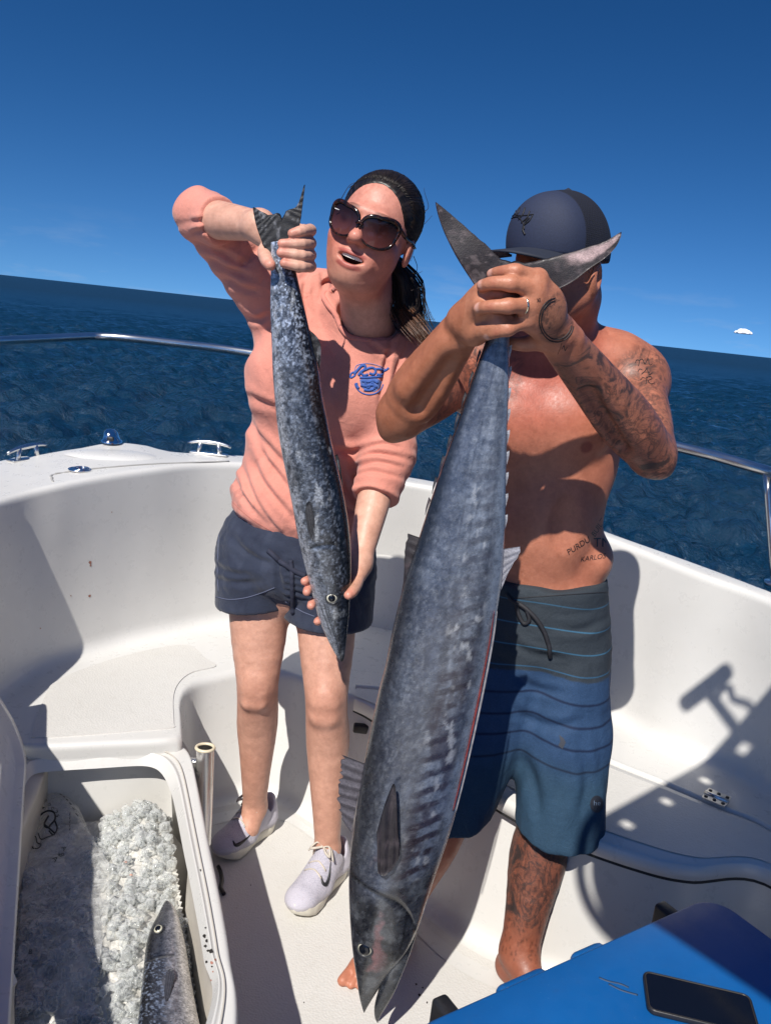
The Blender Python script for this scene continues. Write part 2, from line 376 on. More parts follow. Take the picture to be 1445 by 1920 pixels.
# fish box on the port side
RIM = .345
op = [(46, 1476), (50, 1460), (64, 1451), (100, 1446), (180, 1441), (270, 1436), (298, 1444), (312, 1464), (325, 1500), (345, 1600), (365, 1700), (382, 1800), (392, 1900)]   # opening, far and right edge
op_l = [(40, 1520), (34, 1600), (28, 1700), (22, 1800), (16, 1900)]
def sst_(a, b, x): u_ = np.clip((x-a)/(b-a), 0, 1); return u_*u_*(3-2*u_)
def fish_box():
    o_px = [(60, 1404), (200, 1399), (325, 1391), (350, 1398), (362, 1425), (378, 1500), (398, 1600), (418, 1700), (434, 1800), (446, 1920)]
    right = [PZ(x, y, RIM-.03) for x, y in op]+[np.array([-.235, .80, RIM-.03]), np.array([-.26, .74, RIM-.03]), np.array([-.33, .715, RIM-.03])]
    leftp = [PZ(x, y, RIM-.03) for x, y in op_l]+[np.array([-.62, .85, RIM-.03]), np.array([-.60, .76, RIM-.03]), np.array([-.54, .72, RIM-.03])]
    inner = catmull(np.array(leftp[::-1]+right+[leftp[-1]]), 240)[:-1]
    cin = np.array([-.48, 1.35])
    outr = [PZ(x, y, RIM) for x, y in o_px]+[np.array([-.12, .80, RIM]), np.array([-.13, .62, RIM])]
    outl = [np.array([-.99, .62, RIM]), np.array([-.985, 1.0, RIM]), np.array([-.985, 1.4, RIM]), np.array([-.975, 1.74, RIM])]
    outer = catmull(np.array(outl+outr), 240)
    outer = np.vstack([outer, outer[-1]+(outer[0]-outer[-1])*np.linspace(0, 1, 40)[1:-1, None]])
    def byang(C, A):
        a = np.arctan2(C[:, 1]-cin[1], C[:, 0]-cin[0]); o = np.argsort(a); a = a[o]; C = C[o]
        return np.stack([np.interp(A, np.concatenate([a-2*np.pi, a, a+2*np.pi]), np.tile(C[:, k], 3)) for k in range(3)], 1)
    A = np.linspace(-np.pi, np.pi, 640, endpoint=False)
    def smooth(C, w):
        ker = np.ones(w)/w; return np.stack([np.convolve(np.concatenate([C[-w:, k], C[:, k], C[:w, k]]), ker, 'same')[w:-w] for k in range(3)], 1)
    Oo, In = smooth(byang(outer, A), 11), smooth(byang(inner, A), 9)
    d2 = lambda P, s: np.concatenate([(P[:, :2]-cin)*s+cin, P[:, 2:]], 1)
    up = In.copy(); up[:, 2] = RIM
    upo = up+(Oo-up)*.25
    gut = upo+(Oo-upo)*.16; gut[:, 2] = RIM-.006
    foot = Oo.copy(); foot[:, :2] = cin+(Oo[:, :2]-cin)*.94; foot[:, 2] = .0
    bead = Oo.copy(); bead[:, 2] -= .035
    P = fillet_profile(np.stack([foot, bead, Oo, gut, upo, In]), [0, .015, .022, .004, .012, 0], 6)
    mesh('fish_box_rim', P.reshape(-1, 3), grid_faces(P.shape[0], P.shape[1], closed_m=True)[:, ::-1], GEL, BOAT)
    fo = np.stack([0*A, .17*sst_(1.5, 1.75, In[:, 1]), 0*A], 1)
    rows = [In, d2(In, 1.03)+fo-[0, 0, .006], d2(In, 1.04)+fo-[0, 0, .03], d2(In, 1.02)+fo-[0, 0, .19], d2(In, .96)-[0, 0, .215]]
    V = np.vstack(rows+[np.array([[cin[0], cin[1], RIM-.245]])]); k = len(A)
    F = grid_faces(len(rows), k, closed_m=True).tolist()+[[(len(rows)-1)*k+i, (len(rows)-1)*k+(i+1) % k, len(V)-1] for i in range(k)]
    mesh('fish_box_well', V, [f[::-1] for f in F], GREYIN, BOAT)
    # thin gasket along the coaming
    g = Oo*.3+upo*.7; g[:, 2] = RIM+.0005
    MB().tube(np.vstack([g, g[:1]]), .0016, 6, caps=False).build('coaming_bead', GREYIN, BOAT)
    return In, cin
FB_IN, FB_C = fish_box()
# lid of the fish box, hinged open along its port edge
def box_lid():
    base = [PZ(34, 1440, RIM+.02), PZ(-2, 1900, RIM+.02)]
    d = nz(base[0]-base[1]); a0 = base[0]+d*.10; L = 1.15
    nrm = np.array([d[1], -d[0], 0]); nrm = nrm if nrm[0] > 0 else -nrm       # towards the opening
    upv = nz(np.array([0, 0, 1.])-nrm*.48)
    face = nz(np.cross(d, upv)); face = face if np.dot(face, nrm) > 0 else -face
    w, h, r = L, .38, .10
    prof = []
    for cx, cy, a1 in ((w-r, r, -90), (w-r, h-r, 0), (r, h-r, 90), (r, r, 180)):
        for a in np.linspace(a1, a1+90, 9): prof.append((cx+r*math.cos(R(a)), cy+r*math.sin(R(a))))
    prof = np.array(prof); c2 = prof.mean(0)
    def ring(s, off, inset=0.):
        q = prof-c2; q = q*(1-inset/np.maximum(np.linalg.norm(q, axis=1, keepdims=True), .01)); q = q+c2
        return a0-d*0+(-d)[None]*(w-q[:, :1])*1+upv[None]*q[:, 1:]+face[None]*off
    rows = [ring(0, -.03, .012), ring(0, -.02, 0), ring(0, .014, 0), ring(0, .022, .008), ring(0, .022, .035), ring(0, .008, .05)]
    k = len(prof); V = np.vstack(rows); F = grid_faces(len(rows), k, closed_m=True).tolist()
    F += [list(range(k))[::-1], list(range((len(rows)-1)*k, len(rows)*k))]
    mesh('fish_box_lid', V, F, GEL, BOAT)
box_lid()
# rod holder fixed to the box side
def rod_holder():
    top = PZ(385, 1402, .375); bot = top+[.012, -.02, -.26]
    P = np.array([top+(bot-top)*u for u in np.linspace(0, 1, 8)])
    h = MB().tube(P, .0225, 24, caps=False); Vi, Fi = tube(P, .0185, 24, caps=False); h.add(Vi, [f[::-1] for f in Fi])
    o = h.build('rod_holder', STEEL, BOAT)
    a = nz(bot-top); ringp = [top+.0222*(math.cos(u)*np.array([1, 0, 0])+math.sin(u)*np.cross(a, [1, 0, 0])) for u in np.linspace(0, 2*np.pi, 40)]
    MB().tube(ringp, .0042, 8, caps=False).build('holder_collar', simple('cream_plastic', (.62, .55, .40), .4), o)
    bevel_box('holder_bracket', top+(bot-top)*.28+[-.03, 0.01, 0], (.04, .02, .07), STEEL, o, .004)
rod_holder()

def gz(p, lift=0.):
    """drop a point onto the gunwale cap"""
    a = math.atan2(p[1]-CEN[1], p[0]-CEN[0]); i = int(np.argmin(np.abs(th-a)))
    r = math.hypot(p[0]-CEN[0], p[1]-CEN[1]); ri = np.linalg.norm(Ic[i, :2]-CEN); ro = np.linalg.norm(Oc[i, :2]-CEN)
    u = (r-ri)/(ro-ri); return np.array([p[0], p[1], Ic[i, 2]+(Oc[i, 2]-Ic[i, 2])*u+lift])
# bow fittings
def cleat(c, d, L=.15):
    d = nz(d); o = MB()
    up = np.array([0, 0, 1.])
    horn = [c+up*.042+d*L*.5*u-up*.010*abs(u)**3 for u in np.linspace(-1, 1, 15)]
    o.tube(horn, [.0045+.0045*(1-abs(u)) for u in np.linspace(-1, 1, 15)], 10)
    for s in (-1, 1): o.tube([c+d*s*.038, c+d*s*.034+up*.02, c+d*s*.030+up*.042], [.010, .007, .008], 10)
    k = o.build('cleat', STEEL, BOAT)
    bevel_box('cleat_base', c+up*.003, (.13, .032, .006), STEEL, k, .002, rot=Matrix.Rotation(math.atan2(d[1], d[0]), 3, 'Z'))
cleat(PZ(52, 862, .93), PZ(98, 838, .98)-PZ(6, 858, .965))
cleat(PZ(392, 852, .955), PZ(420, 843, .985)-PZ(338, 834, .985))
# raised bow pod and the light on it
def bow_pod():
    c = PZ(212, 852, .955); R2 = [(.15, -.004), (.135, .002), (.10, .007), (.06, .009), (.0, .010)]
    d = nz(np.array([PZ(212, 830, .97)[0]-c[0], PZ(212, 830, .97)[1]-c[1], 0])); e = np.array([d[1], -d[0], 0])
    V = []; k = 48
    for r_, h in R2[:-1]:
        for a in np.linspace(0, 2*np.pi, k, endpoint=False): V.append(c+e*r_*math.cos(a)+d*r_*.55*math.sin(a)+[0, 0, h])
    V.append(c+[0, 0, .010]); F = grid_faces(4, k, closed_m=True).tolist()+[[3*k+i, 3*k+(i+1) % k, 4*k] for i in range(k)]
    mesh('bow_pod', V, F, GEL, BOAT)
    b = PZ(210, 829, .972)
    V = []; k = 20; prof_ = [(.034, 0), (.034, .006), (.027, .010), (.025, .022), (.021, .034), (.012, .043), (.0, .045)]
    for r_, h in prof_[:-1]:
        for a in np.linspace(0, 2*np.pi, k, endpoint=False): V.append(b+[r_*math.cos(a)-h*.12, r_*math.sin(a)*1.25, h])
    V.append(b+[-.005, 0, .045]); n_ = len(prof_)-1
    F = grid_faces(n_, k, closed_m=True).tolist()+[[(n_-1)*k+i, (n_-1)*k+(i+1) % k, n_*k] for i in range(k)]
    o = mesh('bow_light', V, F, CHROME, BOAT)
    bevel_box('light_lens', b+[.006, -.03, .016], (.022, .012, .014), BLACKPL, o, .004)
bow_pod()
def hatch():
    q = [PZ(*p, .949) for p in ((102, 881), (178, 873), (420, 862), (420, 867), (280, 878), (140, 900))]
    g = MB(); cl = [PZ(*p, z) for p, z in (((100, 892), .945), ((98, 884), .949), ((104, 878), .95), ((180, 874), .951), ((300, 868), .953), ((430, 863), .955))]
    P = np.array([gz(q_, .001) for q_ in catmull(cl, 60)])
    g.tube(P, .0035, 6, flat=.6); g.build('hatch_seam', simple('seam_shadow', (.34, .33, .31), .5), BOAT)
    pass
    c = gz(PZ(150, 880, .942), .003); k = 28
    def ringtube(c, r, rr): return [c+[r*math.cos(a), r*math.sin(a), 0] for a in np.linspace(0, 2*np.pi, k)]
    h = MB(); h.tube(ringtube(c, .031, 0), .0030, 8, caps=False); h.tube(ringtube(c+[.005, 0, .003], .021, 0), .0038, 8, caps=False)
    o = h.build('deck_latch', CHROME, BOAT)
    V = [c+[0, 0, .002]]+[c+[.030*math.cos(a), .030*math.sin(a), .001] for a in np.linspace(0, 2*np.pi, k, endpoint=False)]
    mesh('latch_plate', V, [[0, 1+i, 1+(i+1) % k] for i in range(k)], CHROME, o)
hatch()
# bow rail
def rail():
    L = [PY(-160, 655, 2.2), PY(-60, 645, 2.65), PY(0, 639, 2.95), PY(80, 635, 3.15), PY(160, 631, 3.3), PY(185, 631, 3.34), PY(215, 632, 3.35), PY(260, 636, 3.34), PY(340, 645, 3.28), PY(450, 659, 3.18)]
    Rr = [PY(700, 700, 3.05), PY(900, 745, 2.9), PY(1100, 795, 2.7), PY(1270, 838, 2.5), PY(1350, 858, 2.4), PY(1445, 886, 2.26), PY(1540, 915, 2.0), np.array([1.42, 1.2, 1.1])]
    P = catmull(L+Rr, 200)
    o = MB().tube(P, .0155, 14).build('bow_rail', STEEL, BOAT)
    for px, py, y, foot in ((1437, 888, 2.27, PZ(1452, 1095, .885)), (640, 690, 3.1, PZ(620, 862, .945)), (1000, 770, 2.8, PZ(1010, 945, .92)), (-20, 642, 2.85, PZ(-30, 866, .93))):
        top = PY(px, py, y); P2 = np.array([top+(foot-top)*u for u in np.linspace(0, 1, 6)])
        k = MB().tube(P2, .0115, 12).build('rail_post', STEEL, BOAT)
        MB().tube([foot-[0, 0, .004], foot+[0, 0, .006]], .028, 18).build('post_base', STEEL, k)
rail()
# ------------------------------------------------------------------ numpy noise
def _hash(ix, iy, iz):
    h = (ix.astype(np.int64)*374761393+iy.astype(np.int64)*668265263+iz.astype(np.int64)*2147483647) & 0xffffffff
    h = ((h ^ (h >> 13))*1274126177) & 0xffffffff
    return ((h ^ (h >> 16)) & 0xffff)/65535.0
def vnoise(P):
    P = np.asarray(P, float); i = np.floor(P).astype(np.int64); f = P-i; f = f*f*(3-2*f); r = 0
    for dx in (0, 1):
        for dy in (0, 1):
            for dz in (0, 1):
                w = (f[:, 0] if dx else 1-f[:, 0])*(f[:, 1] if dy else 1-f[:, 1])*(f[:, 2] if dz else 1-f[:, 2])
                r = r+w*_hash(i[:, 0]+dx, i[:, 1]+dy, i[:, 2]+dz)
    return r
def fbm(P, oct=4, gain=.5):
    P = np.asarray(P, float); a = 1.; s = 0; tot = 0
    for k in range(oct): s = s+a*vnoise(P*2.0**k+17.3*k); tot += a; a *= gain
    return s/tot
def sst(a, b, x): t_ = np.clip((x-a)/(b-a), 0, 1); return t_*t_*(3-2*t_)
def lin(r, g, b): c = np.array([r, g, b])/255.; return np.where(c <= .04045, c/12.92, ((c+.055)/1.055)**2.4)
def alb(r, g, b, k=1.12): return lin(r, g, b)/k*.80
def mixc(c, w, col): return c*(1-w[:, None])+np.asarray(col)[None]*w[:, None]

# ------------------------------------------------------------------ fish
def fish_mat(name, rough=.32, bump=.35, scale=420, speck=.25, metal=.32, coat=.5):
    t = NT(name); co = t.coord(); a = t.attr('col')
    nn = t.noise(90, 5, .65, co); vo = t.n('TexVoronoi'); vo.inputs['Scale'].default_value = scale; t.l(co, vo.inputs['Vector'])
    c = t.mix(.4, a.outputs['Color'], t.mix(1., a.outputs['Color'], t.ramp(nn.outputs[0], [(.3, .45), (.72, 1.6)]), 'MULTIPLY'))
    c = t.mix(speck, c, t.mix(1., c, t.ramp(t.sep(vo.outputs['Color'])[0], [(.1, .25), (.9, 2.1)]), 'MULTIPLY'))
    t.l(c, t.p.inputs['Base Color']); t.set(Metallic=metal)
    t.l(t.ramp(nn.outputs[0], [(.3, rough-.1), (.7, rough+.18)]), t.p.inputs['Roughness'])
    h = t.math('ADD', t.math('MULTIPLY', vo.outputs['Distance'], .5), nn.outputs[0])
    t.bump(h, bump, .0018)
    t.p.inputs['Coat Weight'].default_value = coat; t.p.inputs['Coat Roughness'].default_value = .16
    return t.done()
FISHSKIN = fish_mat('fish_skin', .27, .25, 420, .12); SPECKSKIN = fish_mat('speckled_fish_skin', .28, .35, 330, .42); FINSKIN = fish_mat('fin_skin', .55, .3, 500, .2, 0., .06)
EYE_W = simple('eye_ring', (.48, .46, .37), .25, 0, .2, 120); EYE_B = simple('eye_pupil', (.004, .005, .008), .08)
def rings(L, Rr, N, ratio, n, m, e=1.0):
    L = catmull(L, n); Rr = catmull(Rr, n); ratio = np.interp(np.linspace(0, 1, n), np.linspace(0, 1, len(ratio)), ratio)
    C = (L+Rr)/2; a = (Rr-L)/2; al = np.linalg.norm(a, axis=1)
    ph = np.linspace(0, 2*np.pi, m, endpoint=False)
    cx = np.sign(np.cos(ph))*np.abs(np.cos(ph))**e; sx = np.sign(np.sin(ph))*np.abs(np.sin(ph))**e
    V = C[:, None]+a[:, None]*cx[None, :, None]+np.asarray(N)[None, None]*(al*ratio)[:, None, None]*sx[None, :, None]
    S, U = np.meshgrid(np.linspace(0, 1, n), cx, indexing='ij'); _, Wv = np.meshgrid(np.linspace(0, 1, n), sx, indexing='ij')
    return V.reshape(-1, 3), grid_faces(n, m, closed_m=True), S.ravel(), U.ravel(), Wv.ravel()
def fin(name, base, tip, parent, colf, thick=.004, rays=14, n=48, m=14, ragged=.0, N=(0, -1, 0), seed=1, curl=0.):
    """blade between a base line and a tip line (world points), with rays and a ragged edge"""
    g = np.random.default_rng(seed); N = np.asarray(N, float)
    Bq, Tq = catmull(base, n), catmull(tip, n)
    rag = 1-ragged*np.interp(np.linspace(0, 1, n), np.linspace(0, 1, max(4, n//2)), g.random(max(4, n//2)))
    Tq = Bq+(Tq-Bq)*rag[:, None]
    u = np.linspace(0, 1, m)
    P = Bq[:, None]*(1-u)[None, :, None]+Tq[:, None]*u[None, :, None]
    ri = .5+.5*np.cos(np.linspace(0, rays*2*np.pi, n)); th_ = thick*(.25+.75*(1-u)[None]**.7)*(.55+.45*ri[:, None])
    edge = np.minimum(1, np.minimum(np.arange(n), np.arange(n)[::-1])/3.); th_ = th_*(.15+.85*edge[:, None])
    th_[:, -1] *= .2
    bend = curl*u[None]**2*np.ones((n, 1))
    Fr = P+N*(th_+bend)[..., None]; Bk = P-N*(th_-bend)[..., None]
    V = np.vstack([Fr.reshape(-1, 3), Bk.reshape(-1, 3)]); f = grid_faces(n, m); k = n*m
    F = np.vstack([f, f[:, ::-1]+k]).tolist()
    loop = [i*m for i in range(n)]+[(n-1)*m+j for j in range(1, m)]+[i*m+m-1 for i in range(n-2, -1, -1)]+[j for j in range(m-2, 0, -1)]
    for a_, b_ in zip(loop, loop[1:]+loop[:1]): F.append([a_, a_+k, b_+k, b_])
    Ug = np.tile(u, n); Sg = np.repeat(np.linspace(0, 1, n), m); Rg = np.repeat(ri, m)
    c = colf(P.reshape(-1, 3), Sg, Ug, Rg); c = np.vstack([c, c])
    return mesh(name, V, F, FINSKIN, parent, cols={'col': c})
def eye(c, N, r, parent, bulge=.5, pup=.74):
    N = nz(N); x = nz(np.cross(N, [0, 0, 1.])); z = np.cross(x, N)
    def dome(rad, h, off, k=28, rows=7):
        V = []
        for i in range(rows):
            a = (math.pi/2)*i/rows
            for b in np.linspace(0, 2*np.pi, k, endpoint=False): V.append(c+N*(off+h*math.sin(a))+rad*math.cos(a)*(x*math.cos(b)+z*math.sin(b)))
        V.append(c+N*(off+h)); F = grid_faces(rows, k, closed_m=True).tolist()+[[(rows-1)*k+i, (rows-1)*k+(i+1) % k, rows*k] for i in range(k)]
        return V, F
    o = mesh('eye', *dome(r, r*bulge, 0), EYE_W, parent)
    mesh('pupil', *dome(r*pup, r*bulge*.8, r*bulge*(.30 if pup > .8 else .42)), EYE_B, o)
    MB().tube([c+N*.0005+r*1.12*(x*math.cos(b)+z*math.sin(b)) for b in np.linspace(0, 2*np.pi, 40)], r*.16, 8, caps=False).build('eye_socket', simple('eye_socket', (.03, .032, .036), .35), o)

# ---- the big one: a wahoo hanging by its tail
WY = 1.38
def wp(px, py, dy=0): return PY(px, py, WY+dy)
WAHOO = tag(empty('fish', wp(700, 1900)), 'very long dark blue-grey fish hanging head down, held by its tail', 'fish', 'caught fish')
def build_wahoo():
    st = [(590, 928, 958), (620, 915, 956), (645, 908, 954), (700, 889, 954), (800, 855, 951), (900, 820, 948), (1000, 788, 946), (1100, 756, 940), (1180, 736, 929), (1250, 722, 918),
          (1300, 709, 908), (1400, 688, 886), (1500, 671, 863), (1550, 664, 851), (1600, 657, 835), (1650, 654, 817), (1700, 655, 800), (1750, 658, 783), (1790, 662, 762), (1830, 668, 728), (1865, 673, 704), (1890, 679, 688), (1899, 682, 683)]
    L = [wp(l, y) for y, l, r in st]; Rr = [wp(r, y-(r-l)*.10) for y, l, r in st]
    ratio = [1.3, 1.1, .9, .75, .66, .62, .6, .6, .6, .6, .6, .6, .6, .62, .62, .62, .6, .58, .58, .6, .6, .7, .8]
    V, F, S, U, Wv = rings(L, Rr, (0, -1, 0), ratio, 620, 150, .92)
    lj = [(1745, 715, 782), (1775, 722, 773), (1800, 725, 764), (1830, 717, 752), (1860, 708, 739), (1885, 702, 725), (1905, 702, 713), (1918, 707, 708)]
    V2, F2, S2, U2, W2 = rings([wp(l, y) for y, l, r in lj], [wp(r, y) for y, l, r in lj], (0, -1, 0), [.42, .5, .55, .6, .6, .6, .6, .6], 120, 80, .95)
    # photo rows of every vertex, for the markings that belong to the skin
    def cols(V, S, U, Wv, jaw=False):
        py = np.interp(S, np.linspace(0, 1, len(st)), [s[0] for s in st]) if not jaw else np.full(len(S), 1830.)+S*80
        Pn = V*1.0
        n1 = fbm(Pn*14, 4); n2 = fbm(Pn*60+5, 4); n3 = fbm(Pn*[160, 160, 45]+9, 3); n4 = fbm(Pn*[30, 30, 9]+3, 4)
        c = np.tile(alb(104, 111, 126), (len(V), 1))
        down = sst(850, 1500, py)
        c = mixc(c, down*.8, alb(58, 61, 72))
        c = mixc(c, sst(.45, .7, n1)*.4*(1-.6*down), alb(140, 150, 166)); c = mixc(c, np.exp(-((U-.30)/.22)**2)*.45*(1-sst(1350, 1600, py)), alb(166, 174, 188)); c = mixc(c, np.exp(-((U+.35)/.25)**2)*.45, alb(66, 74, 94)); c = mixc(c, sst(.42, .75, n2)*.20*(1-.45*down), alb(176, 182, 190)); gr = fbm(Pn*[330, 330, 190]+12, 2); c = mixc(c, sst(.5, .7, gr)*.14, alb(196, 200, 206)); c = mixc(c, sst(.5, .3, gr)*.18, alb(52, 54, 62)); st2 = fbm(Pn*[26, 26, 190]+41, 3); c = mixc(c, sst(.48, .66, st2)*.40*(1-.5*down), alb(70, 76, 92)); c = mixc(c, sst(.5, .72, n3)*.35, alb(50, 54, 66))  # includes a painted silver highlight band right of centre
        c = mixc(c, sst(.5, .68, n4)*.5*down, alb(112, 122, 142))
        # back dark, belly edge bright
        c = mixc(c, sst(-.55, -.95, U+.12*(n1-.5))*.9, alb(34, 36, 44))
        belly = sst(.62, .95, U+.25*(n2-.5))*(1-sst(1500, 1620, py)); c = mixc(c, belly*.8, alb(160, 172, 190))
        # brown-violet vertical bars on the lower flank, worn and broken
        bar = sst(.45, .8, .5+.5*np.sin(py*.21+4*(n1-.5)+2.5*n4+U*2.2)); band = sst(-.15, .2, U)*(1-sst(.55, .78, U))
        c = mixc(c, bar*band*sst(760, 1000, py)*(.45+.5*sst(1150, 1400, py))*sst(.25, .5, n2), alb(50, 44, 54))
        blot = band*sst(.46, .62, fbm(Pn*[38, 38, 16]+31, 4))*sst(950, 1350, py)*(1-sst(1560, 1640, py)); c = mixc(c, blot*.75, alb(56, 48, 56))
        wear = band*sst(.63, .74, fbm(Pn*[70, 70, 40]+77, 4))*sst(700, 900, py)*(1-sst(1600, 1680, py)); c = mixc(c, wear*.65*(1-.4*sst(1200, 1500, py)), alb(206, 208, 212))
        # lateral line
        latu = -.05-.25*sst(650, 1400, py)+.03*np.sin(py*.02)
        c = mixc(c, np.exp(-((U-latu)/.018)**2)*.45*(1-sst(1450, 1560, py)), alb(60, 62, 74))
        # head
        hd = sst(1625, 1670, py+26*U); c = mixc(c, hd*.8, alb(52, 54, 60)); c = mixc(c, hd*sst(.48, .66, fbm(Pn*[55, 55, 40]+6, 4))*.75, alb(104, 108, 114)); c = mixc(c, hd*sst(.52, .38, fbm(Pn*[38, 38, 30]+16, 4))*.7, alb(26, 27, 31)); c = mixc(c, hd*sst(.55, .7, n2)*.4, alb(30, 30, 34))
        pink = sst(.60, .70, fbm(Pn*[26, 26, 20]+51, 4))*sst(1560, 1640, py)*(1-sst(1800, 1830, py))*sst(.5, -.4, U); c = mixc(c, pink*.75, alb(150, 104, 108))
        c = mixc(c, np.exp(-((py-(1662+40*U+60*U*U*(U > 0)))/5.0)**2)*.85*(Wv > 0), alb(16, 16, 18))
        c = mixc(c, sst(1845, 1890, py)*.8, alb(30, 34, 40)); ml = np.interp(py, [1660, 1720, 1790], [.55, .50, .62]); c = mixc(c, np.exp(-((U-ml)/.035)**2)*sst(1690, 1720, py)*.8*(Wv > 0), alb(18, 18, 20)); c = mixc(c, np.exp(-((py-(1748+30*U))/4.)**2)*.5*(U > -.3)*(U < .45)*(Wv > 0), alb(24, 24, 28))
        sc_ = sst(.66, .73, fbm(Pn*[240, 240, 240]+3, 2))*.7*sst(900, 1000, py); c = mixc(c, sc_*.12, alb(190, 196, 205))
        return np.clip(c, 0, 1)
    c1 = cols(V, S, U, Wv); c2 = cols(V2, S2, U2*.3, W2, True)
    # relief: gill cover step and bars
    py = np.interp(S, np.linspace(0, 1, len(st)), [s[0] for s in st])
    g = -.004*np.exp(-((py-(1662+40*U+60*U*U*(U > 0)))/6.)**2)*(Wv > 0)+.0015*(fbm(V*30, 3)-.5)
    V = V+np.outer(g*np.abs(Wv), [0, -1, 0])
    F = np.vstack([F, F2+len(V)])
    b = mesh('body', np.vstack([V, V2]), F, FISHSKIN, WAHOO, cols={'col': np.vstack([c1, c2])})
    hw = .6*.5*np.linalg.norm(wp(658, 1780)-wp(775, 1780))
    eye(wp(684, 1779, -hw*.80), (-.25, -1, .05), .0138, WAHOO, .4, .88)
    def dark(P, S_, U_, R_):
        n_ = fbm(P*60, 4); c = np.tile(alb(44, 38, 42), (len(P), 1)); c = mixc(c, sst(.55, .72, n_)*.5, alb(96, 84, 88)); return mixc(c, R_*.25, alb(24, 22, 26))
    def tailc(P, S_, U_, R_):
        c = dark(P, S_, U_, R_*.3); k = sst(.62, .70, fbm(P*[80, 80, 140]+4, 3)); return mixc(c, k*.28, alb(150, 136, 138))
    def tailr(P, S_, U_, R_):
        c = tailc(P, S_, U_, R_); n_ = fbm(P*45+2, 4); w = sst(.18, .32, 1-S_+.3*(n_-.5))*(1-sst(.75, .9, U_+.5*(n_-.5)))*(1-sst(.0, .1, .62-1+S_))
        w = (S_ < .62)*sst(.02, .12, S_+.1*(n_-.5))*sst(.50, .40, S_+.15*(n_-.5))*sst(.98, .7, U_+.4*(n_-.5)); w = w*sst(.25, .45, U_+.3*(n_-.5)); return mixc(c, w*.8, alb(206, 178, 178))
    TY = .02
    lead = [(816, 379), (822, 405), (833, 436), (852, 474), (870, 504), (888, 532), (915, 575), (930, 598)]
    trail = [(817, 379), (834, 392), (858, 412), (888, 438), (917, 463), (938, 484), (962, 500), (952, 600)]
    fin('tail_lobe', [wp(x, y, TY) for x, y in lead], [wp(x, y, TY-.004) for x, y in trail], WAHOO, tailc, .011, 2, 70, 20, .03, seed=4)
    lead = [(1164, 435), (1152, 463), (1132, 484), (1104, 503), (1068, 530), (1030, 550), (990, 580), (958, 600)]
    trail = [(1163, 435), (1142, 447), (1120, 457), (1068, 472), (1022, 484), (985, 490), (950, 497), (935, 600)]
    fin('tail_lobe', [wp(x, y, TY) for x, y in lead], [wp(x, y, TY-.004) for x, y in trail], WAHOO, tailr, .011, 2, 70, 20, .04, seed=9)
    # pectoral
    pc = lambda P, S_, U_, R_: mixc(dark(P, S_, U_, R_), sst(.5, 1, U_)*.3, alb(30, 32, 40))
    fin('pectoral_fin', [wp(x, y, -.068) for x, y in ((708, 1636), (720, 1640), (735, 1628), (750, 1602))], [wp(x, y, -.082) for x, y in ((706, 1560), (722, 1505), (740, 1470), (746, 1560))], WAHOO, pc, .004, 3, 40, 16, .02, seed=2)
    # torn dorsal on the left, soft dorsal and anal fin
    grey = lambda P, S_, U_, R_: mixc(np.tile(alb(96, 92, 100), (len(P), 1)), sst(.4, .9, R_)*.7, alb(48, 44, 50))
    fin('dorsal_fin', [wp(x, y, .012) for x, y in ((684, 1432), (676, 1470), (668, 1510), (658, 1562))], [wp(x, y, .02) for x, y in ((638, 1414), (634, 1460), (630, 1500), (640, 1535))], WAHOO, grey, .003, 7, 60, 14, .22, seed=12)
    fin('soft_dorsal_fin', [wp(x, y, .005) for x, y in ((792, 1010), (780, 1040), (765, 1080), (754, 1120))], [wp(x, y, .008) for x, y in ((764, 1000), (758, 1030), (756, 1080), (751, 1122))], WAHOO, dark, .004, 6, 40, 10, .12, seed=3)
    fin('anal_fin', [wp(x, y, .0) for x, y in ((938, 1030), (940, 1060), (938, 1090), (932, 1120))], [wp(x, y, -.004) for x, y in ((979, 1024), (972, 1042), (955, 1070), (934, 1118))], WAHOO, lambda P, S_, U_, R_: mixc(np.tile(alb(150, 150, 160), (len(P), 1)), R_*.4, alb(84, 82, 92)), .004, 6, 40, 10, .12, seed=5)
    pale = lambda P, S_, U_, R_: mixc(np.tile(alb(150, 154, 166), (len(P), 1)), U_*.4, alb(200, 200, 205))
    for k, y in enumerate(np.linspace(668, 985, 9)):
        x = np.interp(y, [s[0] for s in st], [s[2] for s in st])-1.5; h = 28
        fin('finlet', [wp(x, y-h*.2-12), wp(x+1, y-12), wp(x, y+h*.75-12)], [wp(x+7, y-h*.35-12), wp(x+6, y+2-12), wp(x+1, y+h*.75-12)], WAHOO, pale, .0035, 2, 14, 6, .1, seed=20+k)
        x = np.interp(y, [s[0] for s in st], [s[1] for s in st])+2
        if k < 8: fin('finlet', [wp(x, y-8), wp(x-6, y+6), wp(x-10, y+20)], [wp(x-4, y-14), wp(x-9, y+4), wp(x-11, y+20)], WAHOO, dark, .003, 2, 12, 5, .1, seed=50+k)
    # belly cut with a red edge
    cut = [(930, 1165), (922, 1220), (912, 1275), (899, 1340), (884, 1410), (868, 1480), (853, 1540)]
    P = catmull([wp(x-4, y-(20), -.030) for x, y in cut], 60)
    MB().tube(P, np.interp(np.linspace(0, 1, 60), [0, .1, .5, 1], [.0004, .0014, .0024, .0012]), 8, flat=.8).build('belly_cut', simple('raw_flesh', (.15, .022, .02), .3, 0, .4, 60), WAHOO)
    P2 = P+[.005, -.002, 0]; MB().tube(P2, np.interp(np.linspace(0, 1, 60), [0, .1, .5, 1], [.0004, .0016, .002, .0012]), 8).build('cut_edge', simple('cut_skin', (.22, .21, .22), .4, 0, .3, 80), WAHOO)
build_wahoo()

